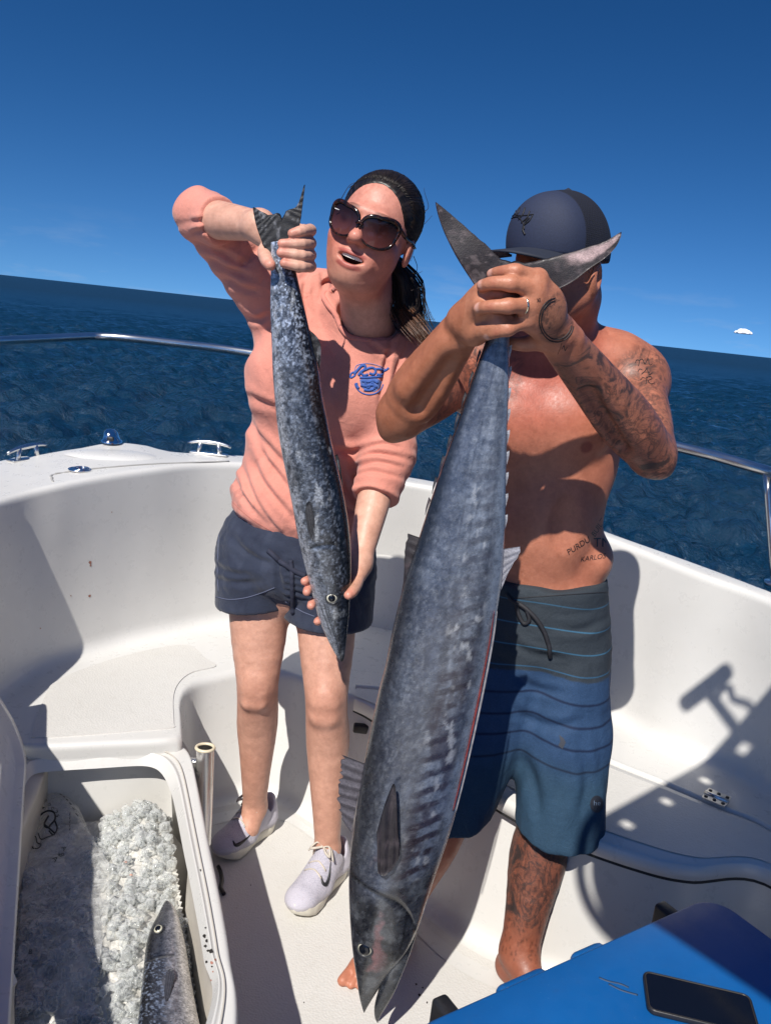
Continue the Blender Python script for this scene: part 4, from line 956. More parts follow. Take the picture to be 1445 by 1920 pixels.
# ------------------------------------------------------------------ the man
MAN = tag(empty('person', (.28, 1.72, 0)), 'shirtless tattooed person in navy cap holding up the longest fish by its tail', 'person', 'people on the boat')
def build_man():
    f = SDF(); q = PY
    TY = 1.82
    pel, abd, che = q(1015, 1135, TY), q(1012, 980, TY), q(1008, 800, TY)
    shL, shR = q(1186, 708, TY+.01), q(868, 700, TY+.0)
    nb = q(1040, 640, TY); 
    # trunk
    f.ell(che, (.158, .112, .165), .03).ell(abd, (.138, .098, .19), .06).ell(pel, (.150, .108, .13), .05)
    f.ell(q(1068, 855, TY+.01), (.105, .085, .13), .05).ell(q(950, 855, TY+.01), (.105, .085, .13), .05)
    f.cone(q(1150, 690, TY), q(900, 685, TY), .068, .068, .06)
    f.ell(q(1085, 795, TY-.085), (.072, .036, .058), .045).ell(q(950, 795, TY-.085), (.072, .036, .058), .045)      # chest
    f.ell(q(1020, 990, TY-.065), (.085, .046, .10), .05)                                                         # belly
    f.ell(q(1110, 1045, TY-.0), (.044, .07, .05), .04)
    f.cone(nb, q(1150, 672, TY+.01), .058, .05, .05).cone(nb, q(905, 665, TY+.01), .058, .05, .05)
    nkt = q(1062, 560, TY-.05)
    f.cone(q(1040, 655, TY), nkt, .070, .062, .035)
    # head, turned to the viewer's left and bowed
    hc = q(1040, 505, TY-.11); H = frame((-math.sin(R(38)), -math.cos(R(38)), -.07), (0.03, 0, 1)); L = lambda x, y, z: hc+np.array([x, y, z])@H
    f.ell(L(0, -.012, .03), (.078, .098, .095), .03, rot=H).ell(L(0, .028, -.035), (.062, .066, .082), .03, rot=H)
    f.ell(L(0, .062, -.092), (.03, .026, .022), .03, rot=H).cone(L(0, .085, .01), L(0, .108, -.028), .010, .0135, .012)
    f.cone(L(.058, -.02, -.04), L(.03, .05, -.09), .022, .02, .03).cone(L(-.058, -.02, -.04), L(-.03, .05, -.09), .022, .02, .03)
    f.ell(L(0, .08, -.06), (.024, .012, .010), .012, rot=H)
    # ear
    for s_ in (1, -1):
        f.ell(L(s_*.081, -.018, -.012), (.008, .021, .032), .006, rot=H).ell(L(s_*.088, -.022, -.008), (.008, .010, .018), .006, 's', rot=H)
    f.cone(L(0, -.03, -.05), nkt, .06, .062, .03)
    # left arm (right in the picture)
    el, wl = q(1222, 852, 1.60), q(1047, 634, 1.415)
    f.ell(shL+[.012, -.005, -.01], (.066, .072, .075), .04)
    f.chain([shL, shL*.45+el*.55, el], [.058, .055, .044], .03)
    m_ = el*.70+wl*.30; m2 = el*.35+wl*.65
    f.chain([el, m_, m2, wl], [.044, .053, .044, .034], .012)
    f.cone(q(1238, 876, 1.60), q(1225, 850, 1.62), .020, .035, .02)
    f.cone(el*.80+wl*.20+[-.03, -.030, -.020], el*.35+wl*.65+[-.018, -.034, -.012], .010, .008, .03, 's')
    f.ell(wl+[.022, -.012, .004], (.013, .013, .013), .02)
    # right arm
    er, wr = q(752, 778, 1.52), q(872, 607, 1.40)
    f.ell(shR+[-.01, -.005, -.005], (.062, .07, .07), .04)
    f.chain([shR, shR*.45+er*.55, er], [.058, .055, .045], .03)
    m_ = er*.70+wr*.30; m2 = er*.35+wr*.65
    f.chain([er, m_, m2, wr], [.043, .051, .042, .032], .012)
    f.cone(q(733, 808, 1.525), q(752, 782, 1.54), .020, .034, .02)
    f.cone(er*.82+wr*.18+[.012, -.050, -.008], er*.35+wr*.65+[.010, -.042, -.006], .012, .008, .03, 's').cone(er*.75+wr*.25+[-.020, -.042, .012], er*.25+wr*.75+[-.010, -.030, .008], .012, .008, .025)
    f.ell(wr+[-.014, -.020, .006], (.013, .012, .012), .02)
    # left hand, laid over the right one: back of the hand to the viewer
    FY = 1.312
    fingers = {'index': [(1008, 521, FY+.025), (966, 509, FY+.004), (939, 510, FY+.012), (922, 514, FY+.026)],
               'middle': [(1004, 543, FY+.015), (957, 532, FY-.008), (924, 531, FY-.002), (904, 535, FY+.014)],
               'ring': [(996, 572, FY+.015), (953, 574, FY-.008), (919, 575, FY-.004), (898, 578, FY+.012)],
               'pinky': [(986, 602, FY+.025), (951, 617, FY+.008), (929, 624, FY+.013), (914, 629, FY+.024)]}
    rad = {'index': (.0125, .0105, .0095, .0085), 'middle': (.013, .0115, .0105, .009), 'ring': (.013, .0112, .0102, .009), 'pinky': (.012, .0095, .0088, .0075)}
    hw = q(1040, 622, 1.395); tips = []
    for k_, c in fingers.items():
        P = [q(*p) for p in c]; f.cone(hw, P[0], .021, .0155, .022); f.chain(P, rad[k_], .005); tips.append((P[-1], P[-2]))
        f.ell(P[1], (.0125, .0120, .0115), .006)
    f.ell(q(1018, 575, FY+.045), (.034, .018, .034), .02)
    f.chain([hw, q(1010, 640, 1.40), q(975, 645, 1.40), q(950, 640, 1.405)], [.020, .015, .012, .009], .012)     # thumb, behind
    # right hand: round the tail from the left, fingers across the front, thumb below
    hr = q(878, 600, 1.385)
    f.ell(q(898, 590, 1.368), (.030, .020, .038), .02)
    rf = [[(903, 562, 1.352), (928, 552, 1.331), (952, 553, 1.334), (972, 560, 1.350)], [(902, 585, 1.348), (926, 590, 1.328), (946, 594, 1.334), (962, 596, 1.352)],
          [(906, 548, 1.362), (935, 536, 1.345), (960, 538, 1.348), (975, 545, 1.36)]]
    for c in rf:
        P = [q(*p) for p in c]; f.cone(hr, P[0], .020, .0155, .02); f.chain(P, (.0135, .0118, .0105, .009), .005)
    P = [q(890, 625, 1.37), q(912, 618, 1.338), q(936, 606, 1.326), q(950, 600, 1.330)]; f.cone(hr, P[0], .022, .018, .02); f.chain(P, (.018, .0138, .0125, .0105), .006)
    # legs and feet
    hipL, hipR = q(1062, 1200, TY-.005), q(965, 1195, TY)
    knL, anL = q(1022, 1530, 1.735), PZ(972, 1786, .085)
    f.chain([hipL, hipL*.5+knL*.5, knL], [.088, .078, .060], .04)
    cm = knL*.66+anL*.34; f.chain([knL, cm+[.004, .012, 0], knL*.3+anL*.7, anL], [.057, .0655, .050, .042], .012)
    f.ell(cm+[.012, .03, 0], (.052, .045, .085), .03)
    def foot(an, toe, s_):
        d = nz((toe-an)*[1, 1, 0]); e = np.array([d[1], -d[0], 0]); base = np.array([an[0], an[1], 0])
        f.ell(base-d*.025+[0, 0, .032], (.032, .034, .034), .02).cone(an, base+d*.08+[0, 0, .045], .040, .032, .025).cone(base-d*.02+[0, 0, .026], base+d*.14+[0, 0, .022], .030, .030, .02)
        f.cone(base+d*.06+[0, 0, .032], base+d*.145+e*.018*s_+[0, 0, .024], .034, .022, .02).cone(base+d*.06+[0, 0, .026], base+d*.135-e*.024*s_+[0, 0, .018], .030, .016, .02)
        tw = [(.030, .150, .192, .0125), (.010, .148, .188, .0095), (-.007, .142, .178, .0088), (-.022, .134, .166, .0082), (-.035, .124, .150, .0078)]
        for o_, a_, b_, r_ in tw: f.chain([base+d*a_+e*o_*s_+[0, 0, .018], base+d*(a_*.4+b_*.6)+e*o_*s_+[0, 0, .017], base+d*b_+e*o_*s_+[0, 0, r_+.001]], [r_, r_*.95, r_], .006)
        return base+d*.15
    foot(anL, anL+[.10, -.22, 0], -1)
    knR, anR = q(850, 1500, 1.74), np.array([.140, 1.735, .085])
    f.cone(hipR, knR, .088, .060, .04); cm = knR*.66+anR*.34; f.chain([knR, cm, knR*.3+anR*.7, anR], [.055, .060, .047, .039], .02)
    foot(anR, np.array([.062, 1.60, 0]), 1)
    # muscle lines
    f.ell(q(1060, 985, TY-.115), (.028, .012, .05), .02, 's')
    boxH = box_of([q(1010, 505, FY), q(895, 640, FY)], .0); 
    hands = (np.minimum(q(885, 500, 1.28), q(1075, 660, 1.28))-[.0, .0, 0.0], np.maximum(q(855, 500, 1.28), q(1075, 480, 1.46))+[.0, .17, .01])
    hands = (np.array([q(872, 560, 1.36)[0], 1.27, q(960, 662, 1.40)[2]]), np.array([q(1060, 560, 1.40)[0], 1.44, q(960, 488, 1.36)[2]]))
    headb = (hc-[.14, .16, .155], hc+[.14, .16, .15])
    V, F = multi(f, .0036, [(*hands, .0018), (*headb, .0026)])
    V = relax(V, F, 1, .35)
    # colour of the skin itself
    n1 = fbm(V*9, 4); n2 = fbm(V*40, 3)
    c = np.tile(alb(206, 136, 108, 1.18), (len(V), 1))
    c = mixc(c, sst(.4, .7, n1)*.35, alb(190, 112, 86, 1.18))
    zc = V[:, 2]; fy = V[:, 1]
    # sun-reddened chest and neck
    d = np.linalg.norm((V-q(1000, 715, TY-.1))/[.13, .2, .11], axis=1); c = mixc(c, np.exp(-d**2*1.1)*.75, alb(196, 98, 84, 1.18))
    d = np.linalg.norm(V-q(1085, 640, TY-.05), axis=1); c = mixc(c, np.exp(-(d/.07)**2)*.5, alb(200, 102, 84, 1.18))
    tR, dR = seg_t(V, er, wr); c = mixc(c, (dR < .10)*sst(.115, .07, dR)*.55, alb(176, 112, 76, 1.18))
    ff = fbm(V*[120, 120, 120]+3, 2); c = mixc(c, (dR < .09)*sst(.62, .7, ff)*.16, alb(120, 66, 44))
    inh = ((V > hands[0]) & (V < hands[1])).all(1)
    c = mixc(c, inh*.45, alb(214, 150, 118, 1.18))
    for tp, pv in tips:
        dd = nz(tp-pv); nail = tp+[0, -.004, .001]; d = np.linalg.norm((V-nail), axis=1); c = mixc(c, sst(.0095, .0065, d)*(V[:, 1] < tp[1]+.002)*.7, alb(236, 190, 176, 1.1))
    for k_, cc0 in fingers.items():
        for p in cc0[1:3]: d = np.linalg.norm(V-(q(*p)+np.array([0, -.008, .0])), axis=1); c = mixc(c, np.exp(-(d/.0055)**2)*.45, alb(178, 96, 80))
    for s_ in (q(1098, 838, TY-.11),): d = np.hypot(V[:, 0]-s_[0], V[:, 2]-s_[2]); c = mixc(c, sst(.016, .010, d)*(V[:, 1] < TY-.05)*.8, alb(150, 72, 62))
    beard = np.linalg.norm((V-L(.0, .03, -.075))@H.T/[.075, .075, .05], axis=1); c = mixc(c, sst(1.15, .7, beard)*.45, alb(96, 62, 50))
    tL, dL = seg_t(V, anL, knL); legL = sst(.13, .09, dL)*(V[:, 2] < .62); c = mixc(c, legL*.75, alb(140, 78, 56)); 
    hair = sst(.55, .68, fbm(V*[260, 260, 60], 2)); c = mixc(c, legL*hair*.5*(V[:, 2] > .1), alb(40, 26, 20))
    ch = np.exp(-np.linalg.norm((V-q(1000, 780, TY-.11))/[.09, .08, .15], axis=1)**2); c = mixc(c, ch*sst(.56, .68, fbm(V*[300, 300, 110], 2))*.14, alb(70, 40, 32))
    # ink masks
    ink = np.zeros((len(V), 3))
    tl, dl = seg_t(V, el, wl); ink[:, 0] = np.maximum(ink[:, 0], sst(.095, .075, dl)*sst(1.02, .90, tl)*(V[:, 2] > .9))
    hb = np.linalg.norm((V-q(1040, 595, 1.36))/[.036, .07, .040], axis=1); ink[:, 0] = np.maximum(ink[:, 0], sst(1.1, .9, hb)); ink[:, 1] = np.maximum(ink[:, 1], sst(.9, .5, hb)*.55)
    ink[:, 1] = np.maximum(ink[:, 1], ink[:, 0]*(V[:, 2] > 1.15)*.52*sst(.35, .6, fbm(V*14+6, 3)))
    tu, du = seg_t(V, shL, el); ink[:, 0] = np.maximum(ink[:, 0], sst(.10, .08, du)*(tu > .05)*.85)
    dsh = np.linalg.norm(V-(shL+[.01, 0, 0]), axis=1); ink[:, 0] = np.maximum(ink[:, 0], sst(.10, .08, dsh)*.45)
    tu, du = seg_t(V, shR, er); ink[:, 0] = np.maximum(ink[:, 0], sst(.10, .085, du)*(tu < .82)*.95*(dR > .062))
    ink[:, 0] = np.maximum(ink[:, 0], legL*sst(.13, .20, V[:, 2])*1.0)
    ink[:, 1] = np.maximum(ink[:, 1], legL*sst(.16, .24, V[:, 2])*.42*sst(.35, .6, fbm(V*16+2, 3)))
    dch = np.linalg.norm((V-q(955, 700, TY-.1))/[.035, .1, .07], axis=1); ink[:, 0] = np.maximum(ink[:, 0], sst(1.1, .7, dch)*.6)
    body = mesh('body', V, F, SKIN, MAN, cols={'col': np.clip(c, 0, 1), 'ink': ink})
    bv = BVHTree.FromPolygons(V.tolist(), F.tolist())
    # written tattoos
    tat = MATS['ink']
    for s_, x, y in (('M', 1208, 679), ('A', 1212, 697), ('R', 1217, 715)):
        pass
    strokes('tattoo_letter', bv, [[(1196, 686), (1199, 675), (1203, 673)], [(1203, 673), (1208, 683)], [(1208, 683), (1214, 672)], [(1214, 672), (1217, 684), (1222, 682)], [(1190, 680), (1193, 675), (1198, 676)]], tat, body, .0008)
    strokes('tattoo_letter', bv, [[(1202, 702), (1208, 696), (1212, 690)], [(1212, 690), (1216, 702), (1222, 699)], [(1205, 698), (1217, 698)], [(1195, 697), (1198, 692), (1203, 694)]], tat, body, .0008)
    strokes('tattoo_letter', bv, [[(1210, 720), (1212, 707)], [(1210, 709), (1218, 706), (1221, 710), (1213, 714)], [(1213, 714), (1219, 720), (1226, 718)], [(1200, 713), (1204, 708), (1209, 710)]], tat, body, .0008)
    text_px('tattoo_word', bv, 'PURDU', 1083, 1024, 15, -33, tat, body, shear=.2)
    text_px('tattoo_word', bv, 'KARLOS', 1110, 1046, 13, -8, tat, body, shear=.3)
    text_px('tattoo_word', bv, 'BUILT', 1120, 990, 14, -58, tat, body, shear=.2)
    text_px('tattoo_word', bv, 'TM', 1128, 1018, 24, 0, tat, body)
    text_px('tattoo_letter', bv, 'SE', 1009, 563, 9, 84, tat, body)
    text_px('tattoo_letter', bv, 'N', 1057, 653, 13, 30, tat, body)
    cx, cy = 1043, 600
    strokes('tattoo_ring', bv, [[(cx+r_*math.cos(a), cy+1.25*r_*math.sin(a)) for a in np.linspace(.3, 4.6, 14)] for r_ in (29, 33)], tat, body, .0009)
    # wedding ring
    a_, b_ = q(996, 572, FY+.015), q(953, 574, FY-.008); c0 = a_*.62+b_*.38; ax = nz(b_-a_); x_ = nz(np.cross(ax, [0, 0, 1.])); z_ = np.cross(ax, x_)
    MB().tube([c0+.0126*(x_*math.cos(u)+z_*math.sin(u)) for u in np.linspace(0, 2*np.pi, 36)], .0021, 8, caps=False).build('ring', simple('ring_gold', (.70, .62, .45), .18, 1.0), MAN)

    # ---- board shorts
    g = SDF()
    g.ell(pel+[0, 0, .0], (.153, .112, .12), .03).cone(pel+[0, 0, .035], pel+[0, 0, -.05], .118, .122, .03)
    waist = q(1015, 1080, TY); g.ell(waist, (.146, .108, .08), .03)
    kL = q(1047, 1555, 1.72); kR = q(838, 1530, 1.74)
    g.cone(hipL+[-.004, 0, 0], hipL*.5+kL*.5, .104, .106, .03).cone(hipL*.5+kL*.5, kL, .106, .106, .02)
    g.cone(hipR, kR, .105, .10, .03)
    g.plane(waist+[0, 0, .012], nz((-.06, -.10, 1)), .006)
    g.plane(kL+[0, 0, .016], nz((.03, .18, -1)), .006)
    Vs, Fs = surface(g, .0042); N = vnormals(Vs, Fs)
    zz = Vs[:, 2]; hgt = (waist[2]-zz)/(waist[2]-kL[2])
    fold = (fbm(Vs*[16, 16, 5]+3, 3)-.5)*.022*sst(.05, .5, hgt)+(fbm(Vs*[7, 7, 30]+8, 3)-.5)*.010*sst(.5, .1, hgt)
    fold = fold+crease(Vs, N, [([(955, 1320), (985, 1345), (1040, 1362), (1090, 1352)], 10, .006), ([(950, 1200), (990, 1225), (1050, 1235)], 9, .005), ([(1135, 1160), (1090, 1180), (1040, 1178)], 8, .004), ([(975, 1410), (1000, 1470), (1010, 1540)], 12, .008), ([(1090, 1400), (1100, 1470), (1085, 1545)], 12, .007), ([(960, 1260), (1000, 1290), (1060, 1300)], 9, .005), ([(960, 1100), (1010, 1112), (1100, 1090)], 6, .003)])
    Vs = relax(Vs+N*fold[:, None], Fs, 1, .4)
    # stripes follow the cloth: row coordinate 0..1 down the leg, with a little wave
    row = (waist[2]+.012-Vs[:, 2])/(waist[2]-kL[2])+.010*np.sin(Vs[:, 0]*22)+.25*fold
    cs = np.tile(alb(58, 66, 74, 1.15), (len(Vs), 1))
    cs = mixc(cs, sst(.352, .356, row)*1., alb(50, 77, 112, 1.15)); cs = mixc(cs, sst(.62, .78, row)*.75, alb(48, 76, 95, 1.15))
    shorts = mesh('board_shorts', Vs, Fs, None, MAN, cols={'col': cs, 'row': np.repeat(row[:, None], 3, 1)})
    t = NT('board_short_cloth'); co = t.coord(); a = t.attr('col'); rr = t.attr('row'); fac = rr.outputs['Fac']
    n2 = t.noise(700, 2, .5, co); n1 = t.noise(22, 5, .6, co)
    cc = t.mix(.55, a.outputs['Color'], t.mix(1., a.outputs['Color'], t.ramp(n2.outputs[0], [(.3, .55), (.7, 1.45)]), 'MULTIPLY'))
    cc = t.mix(.35, cc, t.mix(1., cc, t.ramp(n1.outputs[0], [(.3, .72), (.7, 1.2)]), 'MULTIPLY'))
    for p_, w_, col in ((.075, .0024, alb(62, 104, 132)), (.165, .0024, alb(66, 118, 150)), (.252, .0024, alb(66, 118, 150)), (.335, .0024, alb(58, 104, 138)), (.44, .004, alb(22, 34, 62)), (.525, .004, alb(22, 34, 62)), (.605, .004, alb(22, 34, 62)), (.69, .004, alb(30, 42, 62))):
        d_ = t.math('ABSOLUTE', t.math('SUBTRACT', fac, p_)); cc = t.mix(t.ramp(d_, [(w_*.6, 1.), (w_*1.4, 0.)]), cc, col)
    t.l(cc, t.p.inputs['Base Color']); t.set(Roughness=.8); t.p.inputs['Specular IOR Level'].default_value = .25
    nb_ = t.bump(t.noise(40, 4, .6, co, .8).outputs[0], .45, .005)
    shorts.data.materials.append(t.done())
    sbv = BVHTree.FromPolygons(Vs.tolist(), Fs.tolist())
    blk = simple('black_cord', (.012, .012, .016), .7)
    strokes('drawstring', sbv, [(.0052, [(968, 1128), (985, 1140), (1005, 1160), (1020, 1185), (1028, 1210), (1031, 1232)]), (.0045, [(968, 1128), (972, 1150), (982, 1168), (992, 1162), (988, 1145)]), (.004, [(950, 1112), (960, 1125), (972, 1130)])], blk, shorts, lift=.003, seg=8)
    strokes('waist_seam', sbv, [(.0012, [(960+k_*18, 1122-1.2*k_) for k_ in range(11)])], blk, shorts, lift=.0)
    cx, cy = 1117, 1507
    patch('round_badge', sbv, [(cx+12*math.cos(a), cy+16*math.sin(a)) for a in np.linspace(0, 2*np.pi, 20, endpoint=False)], simple('badge_black', (.012, .014, .022), .6), shorts, .0025)
    text_px('badge_mark', sbv, 'he', cx, cy-2, 13, 0, simple('badge_print', (.10, .14, .20), .6), shorts, .0035)
    patch('stain', sbv, [(1048, 1378), (1056, 1384), (1060, 1392), (1054, 1404), (1046, 1398), (1050, 1390)], simple('stain', (.035, .040, .055), .8), shorts, .0012)

    # ---- cap
    cc_ = L(0, -.010, .026); U_ = H[2]; 
    capg = SDF(); 
    capg.ell(cc_+U_*.006, (.095, .110, .116), .02, rot=H).ell(L(0, .058, .062), (.070, .046, .068), .04, rot=H)
    capg.plane(cc_-U_*.004, -U_+H[1]*.05, .004)
    Vc, Fc = surface(capg, .0032); 
    loc = (Vc-hc)@H.T
    front = sst(.040, .044, loc[:, 1]-.12*np.abs(loc[:, 0]))
    c_ = mixc(np.tile(alb(18, 22, 40), (len(Vc), 1)), front, alb(38, 48, 76))
    cap = mesh('cap', Vc, Fc, None, MAN, cols={'col': c_, 'net': np.repeat((1-front)[:, None], 3, 1)}); tag(cap, 'navy cap with mesh back and black emblem')
    t = NT('cap_cloth'); co = t.coord(); a = t.attr('col'); nt = t.attr('net')
    vo = t.n('TexVoronoi', feature='F1'); vo.inputs['Scale'].default_value = 260; vo.inputs['Randomness'].default_value = .15; t.l(co, vo.inputs['Vector'])
    hole = t.math('MULTIPLY', t.ramp(vo.outputs['Distance'], [(.30, 1.), (.42, 0.)]), nt.outputs['Fac'])
    cl = t.mix(t.math('MULTIPLY', hole, .85), a.outputs['Color'], (.004, .004, .006)); nz_ = t.noise(500, 2, .5, co)
    cl = t.mix(.4, cl, t.mix(1., cl, t.ramp(nz_.outputs[0], [(.3, .6), (.7, 1.4)]), 'MULTIPLY')); t.l(cl, t.p.inputs['Base Color']); t.set(Roughness=.78)
    t.bump(t.math('ADD', hole, t.math('MULTIPLY', nz_.outputs[0], .4)), .5, .0012); cap.data.materials.append(t.done())
    navy = simple('cap_brim_cloth', tuple(alb(34, 41, 58)), .75, 0, .12, 60, .3, 500)
    # brim
    n_, m2_ = 36, 8; Vb = []
    for s_ in (1, -1):
        for i in range(n_):
            a = R(-78)+R(156)*i/(n_-1)
            for j in range(m2_):
                u = j/(m2_-1); ri = np.array([.094*math.sin(a), .108*math.cos(a)-.006]); ro = np.array([.088*math.sin(a), .030+.168*math.cos(a)**.55 if math.cos(a) > 0 else .03])
                p2 = ri*(1-u)+ro*u; z = .034-.014*(p2[0]/.09)**2-.010*u; Vb.append(L(p2[0], p2[1], z+s_*.0022))
    k_ = n_*m2_; fb = grid_faces(n_, m2_); Fb = np.vstack([fb[:, ::-1], fb+k_]).tolist()
    loop = [i*m2_ for i in range(n_)]+[(n_-1)*m2_+j for j in range(1, m2_)]+[i*m2_+m2_-1 for i in range(n_-2, -1, -1)]+[j for j in range(m2_-2, 0, -1)]
    for a_, b_ in zip(loop, loop[1:]+loop[:1]): Fb.append([a_, a_+k_, b_+k_, b_])
    mesh('cap_brim', Vb, Fb, navy, cap)
    bt = cc_+U_*.121; mb = MB()
    for r_, h_ in ((.0,0),): pass
    Vt = [bt+H[0]*.009*math.cos(a)+H[1]*.009*math.sin(a) for a in np.linspace(0, 2*np.pi, 16, endpoint=False)]+[bt+U_*.005]
    mesh('cap_button', Vt, [[i, (i+1) % 16, 16] for i in range(16)], navy, cap)
    cbv = BVHTree.FromPolygons(Vc.tolist(), Fc.tolist())
    em = [(.0013, [(952, 412), (958, 402), (960, 392)]), (.0013, [(958, 408), (966, 400), (968, 388)]), (.0015, [(965, 408), (972, 398), (974, 390)]), (.0015, [(972, 412), (980, 402), (984, 390)]), (.0014, [(977, 418), (988, 408), (993, 396)]), (.0014, [(980, 424), (992, 414), (998, 404)]),
          (.0017, [(984, 440), (980, 430), (984, 418), (992, 408)]), (.0011, [(950, 416), (962, 408), (972, 408), (980, 418), (983, 430)]), (.0011, [(962, 398), (970, 404), (984, 404), (1000, 402)])]
    strokes('cap_emblem', cbv, em, simple('emblem_black', (.006, .006, .008), .6), cap, lift=.0006)
build_man()
# ------------------------------------------------------------------ the woman
WOM = tag(empty('person', (-.18, 1.9, 0)), 'person in pink long-sleeved shirt and sunglasses holding the speckled fish', 'person', 'people on the boat')
def shoe(heel, toe, parent, tilt=0.):
    d = nz((toe-heel)*[1, 1, 0]); e = np.array([d[1], -d[0], 0.]); Ln = np.linalg.norm((toe-heel)[:2]); z = np.array([0, 0, 1.])
    P = lambda u, s_, h: heel*[1, 1, 0]+d*u*Ln+e*s_+z*h
    # sole: outline loft
    n_ = 60; u = np.concatenate([np.linspace(0, 1, n_//2), np.linspace(1, 0, n_//2)]); 
    uu = np.linspace(0, 1, n_//2); hw = np.interp(uu, [0, .04, .12, .3, .48, .66, .80, .90, .96, 1.], [.006, .024, .033, .034, .036, .046, .046, .036, .022, .004])
    sk = np.interp(uu, [0, .4, .75, 1], [0, .004, .0, -.006])
    out_ = [(a, s_+h_) for a, s_, h_ in zip(uu, sk, hw)]+[(a, s_-h_) for a, s_, h_ in zip(uu[::-1], sk[::-1], hw[::-1])]
    rise = lambda a: np.interp(a, [0, .15, .6, .8, 1], [.010, .0, .0, .004, .020])
    rows = []
    for h_, sc_ in ((.002, .93), (.006, .985), (.016, 1.02), (.026, 1.0), (.031, .955), (.031, .6)):
        rows.append([P(.5+(a-.5)*(.5+.5*sc_), s_*sc_, h_+rise(a)) for a, s_ in out_])
    V = np.vstack(rows); k = len(out_); F = grid_faces(len(rows), k, closed_m=True).tolist()+[list(range(k))[::-1], list(range((len(rows)-1)*k, len(rows)*k))]
    o = mesh('shoe_sole', V, F, simple('foam_sole', tuple(alb(226, 220, 204, 1.1)), .55, 0, .08, 40, .25, 120), parent)
    f = SDF()
    f.cone(P(.12, 0, .050), P(.14, 0, .078), .031, .030, .02).cone(P(.14, 0, .045), P(.42, .002, .055), .034, .037, .02).cone(P(.40, .0, .075), P(.70, .0, .040), .036, .034, .025).cone(P(.55, .012, .036), P(.80, .010, .038), .034, .028, .02).cone(P(.55, -.012, .036), P(.78, -.014, .036), .034, .028, .02)
    f.ell(P(.86, -.002, .040), (.036, .036, .022), .02); f.cone(P(.30, 0, .085), P(.38, 0, .108), .034, .030, .015); f.cone(P(.08, 0, .07), P(.07, 0, .10), .022, .016, .015)
    f.plane(P(.5, 0, .026), (0, 0, -1), .003)
    f.cone(P(.20, 0, .085), P(.22, 0, .16), .027, .032, .008, mode='s')
    V, F = surface(f, .0026); loc = (V-heel); ul = (loc@d)/Ln; sl_ = loc@e
    cl = np.tile(alb(206, 202, 214, 1.12), (len(V), 1)); knit = (np.sin(ul*Ln*900)*np.sin(sl_*900) > .15)*(ul > .45)*(ul < .86); cl = mixc(cl, knit*.35, alb(150, 152, 172))
    cl = mixc(cl, (V[:, 2] < .042)*.4, alb(196, 190, 188))
    up = mesh('shoe_upper', V, F, CLOTH, o, cols={'col': cl})
    lace = simple('shoe_lace', tuple(alb(216, 206, 192, 1.1)), .8, 0, .1, 60)
    lb = BVHTree.FromPolygons(V.tolist(), F.tolist())
    def drop(a, s_):
        p = P(a, s_, .25); h_ = lb.ray_cast(Vector(p), Vector((0, 0, -1))); return np.array(h_[0])+[0, 0, .002] if h_[0] is not None else P(a, s_, .07)
    for a in (.45, .53, .61): MB().tube([drop(a+.015*abs(s_), s_*.026) for s_ in np.linspace(-1, 1, 9)], .0028, 6, flat=.5).build('lace', lace, up)
    kn = drop(.455, 0)+[0, 0, .003]
    for s_ in (-1, 1):
        MB().tube(catmull([kn, kn+e*s_*.018+d*.002+z*.007, kn+e*s_*.030+d*.016-z*.008, kn+e*s_*.016+d*.016-z*.002, kn], 24), .0032, 6, flat=.55).build('lace_loop', lace, up)
        MB().tube(catmull([kn, kn+e*s_*.02-d*.002+z*.002, kn+e*s_*.038+d*.010-z*.022], 12), .0024, 6).build('lace_end', lace, up)
    return o, up, P, lb
def swoosh(bv, pts, up): strokes('shoe_mark', bv, [([.0012, .0042, .0052, .0036, .0012], pts)], simple('shoe_mark_black', (.010, .011, .014), .5), up, lift=.0, seg=8)

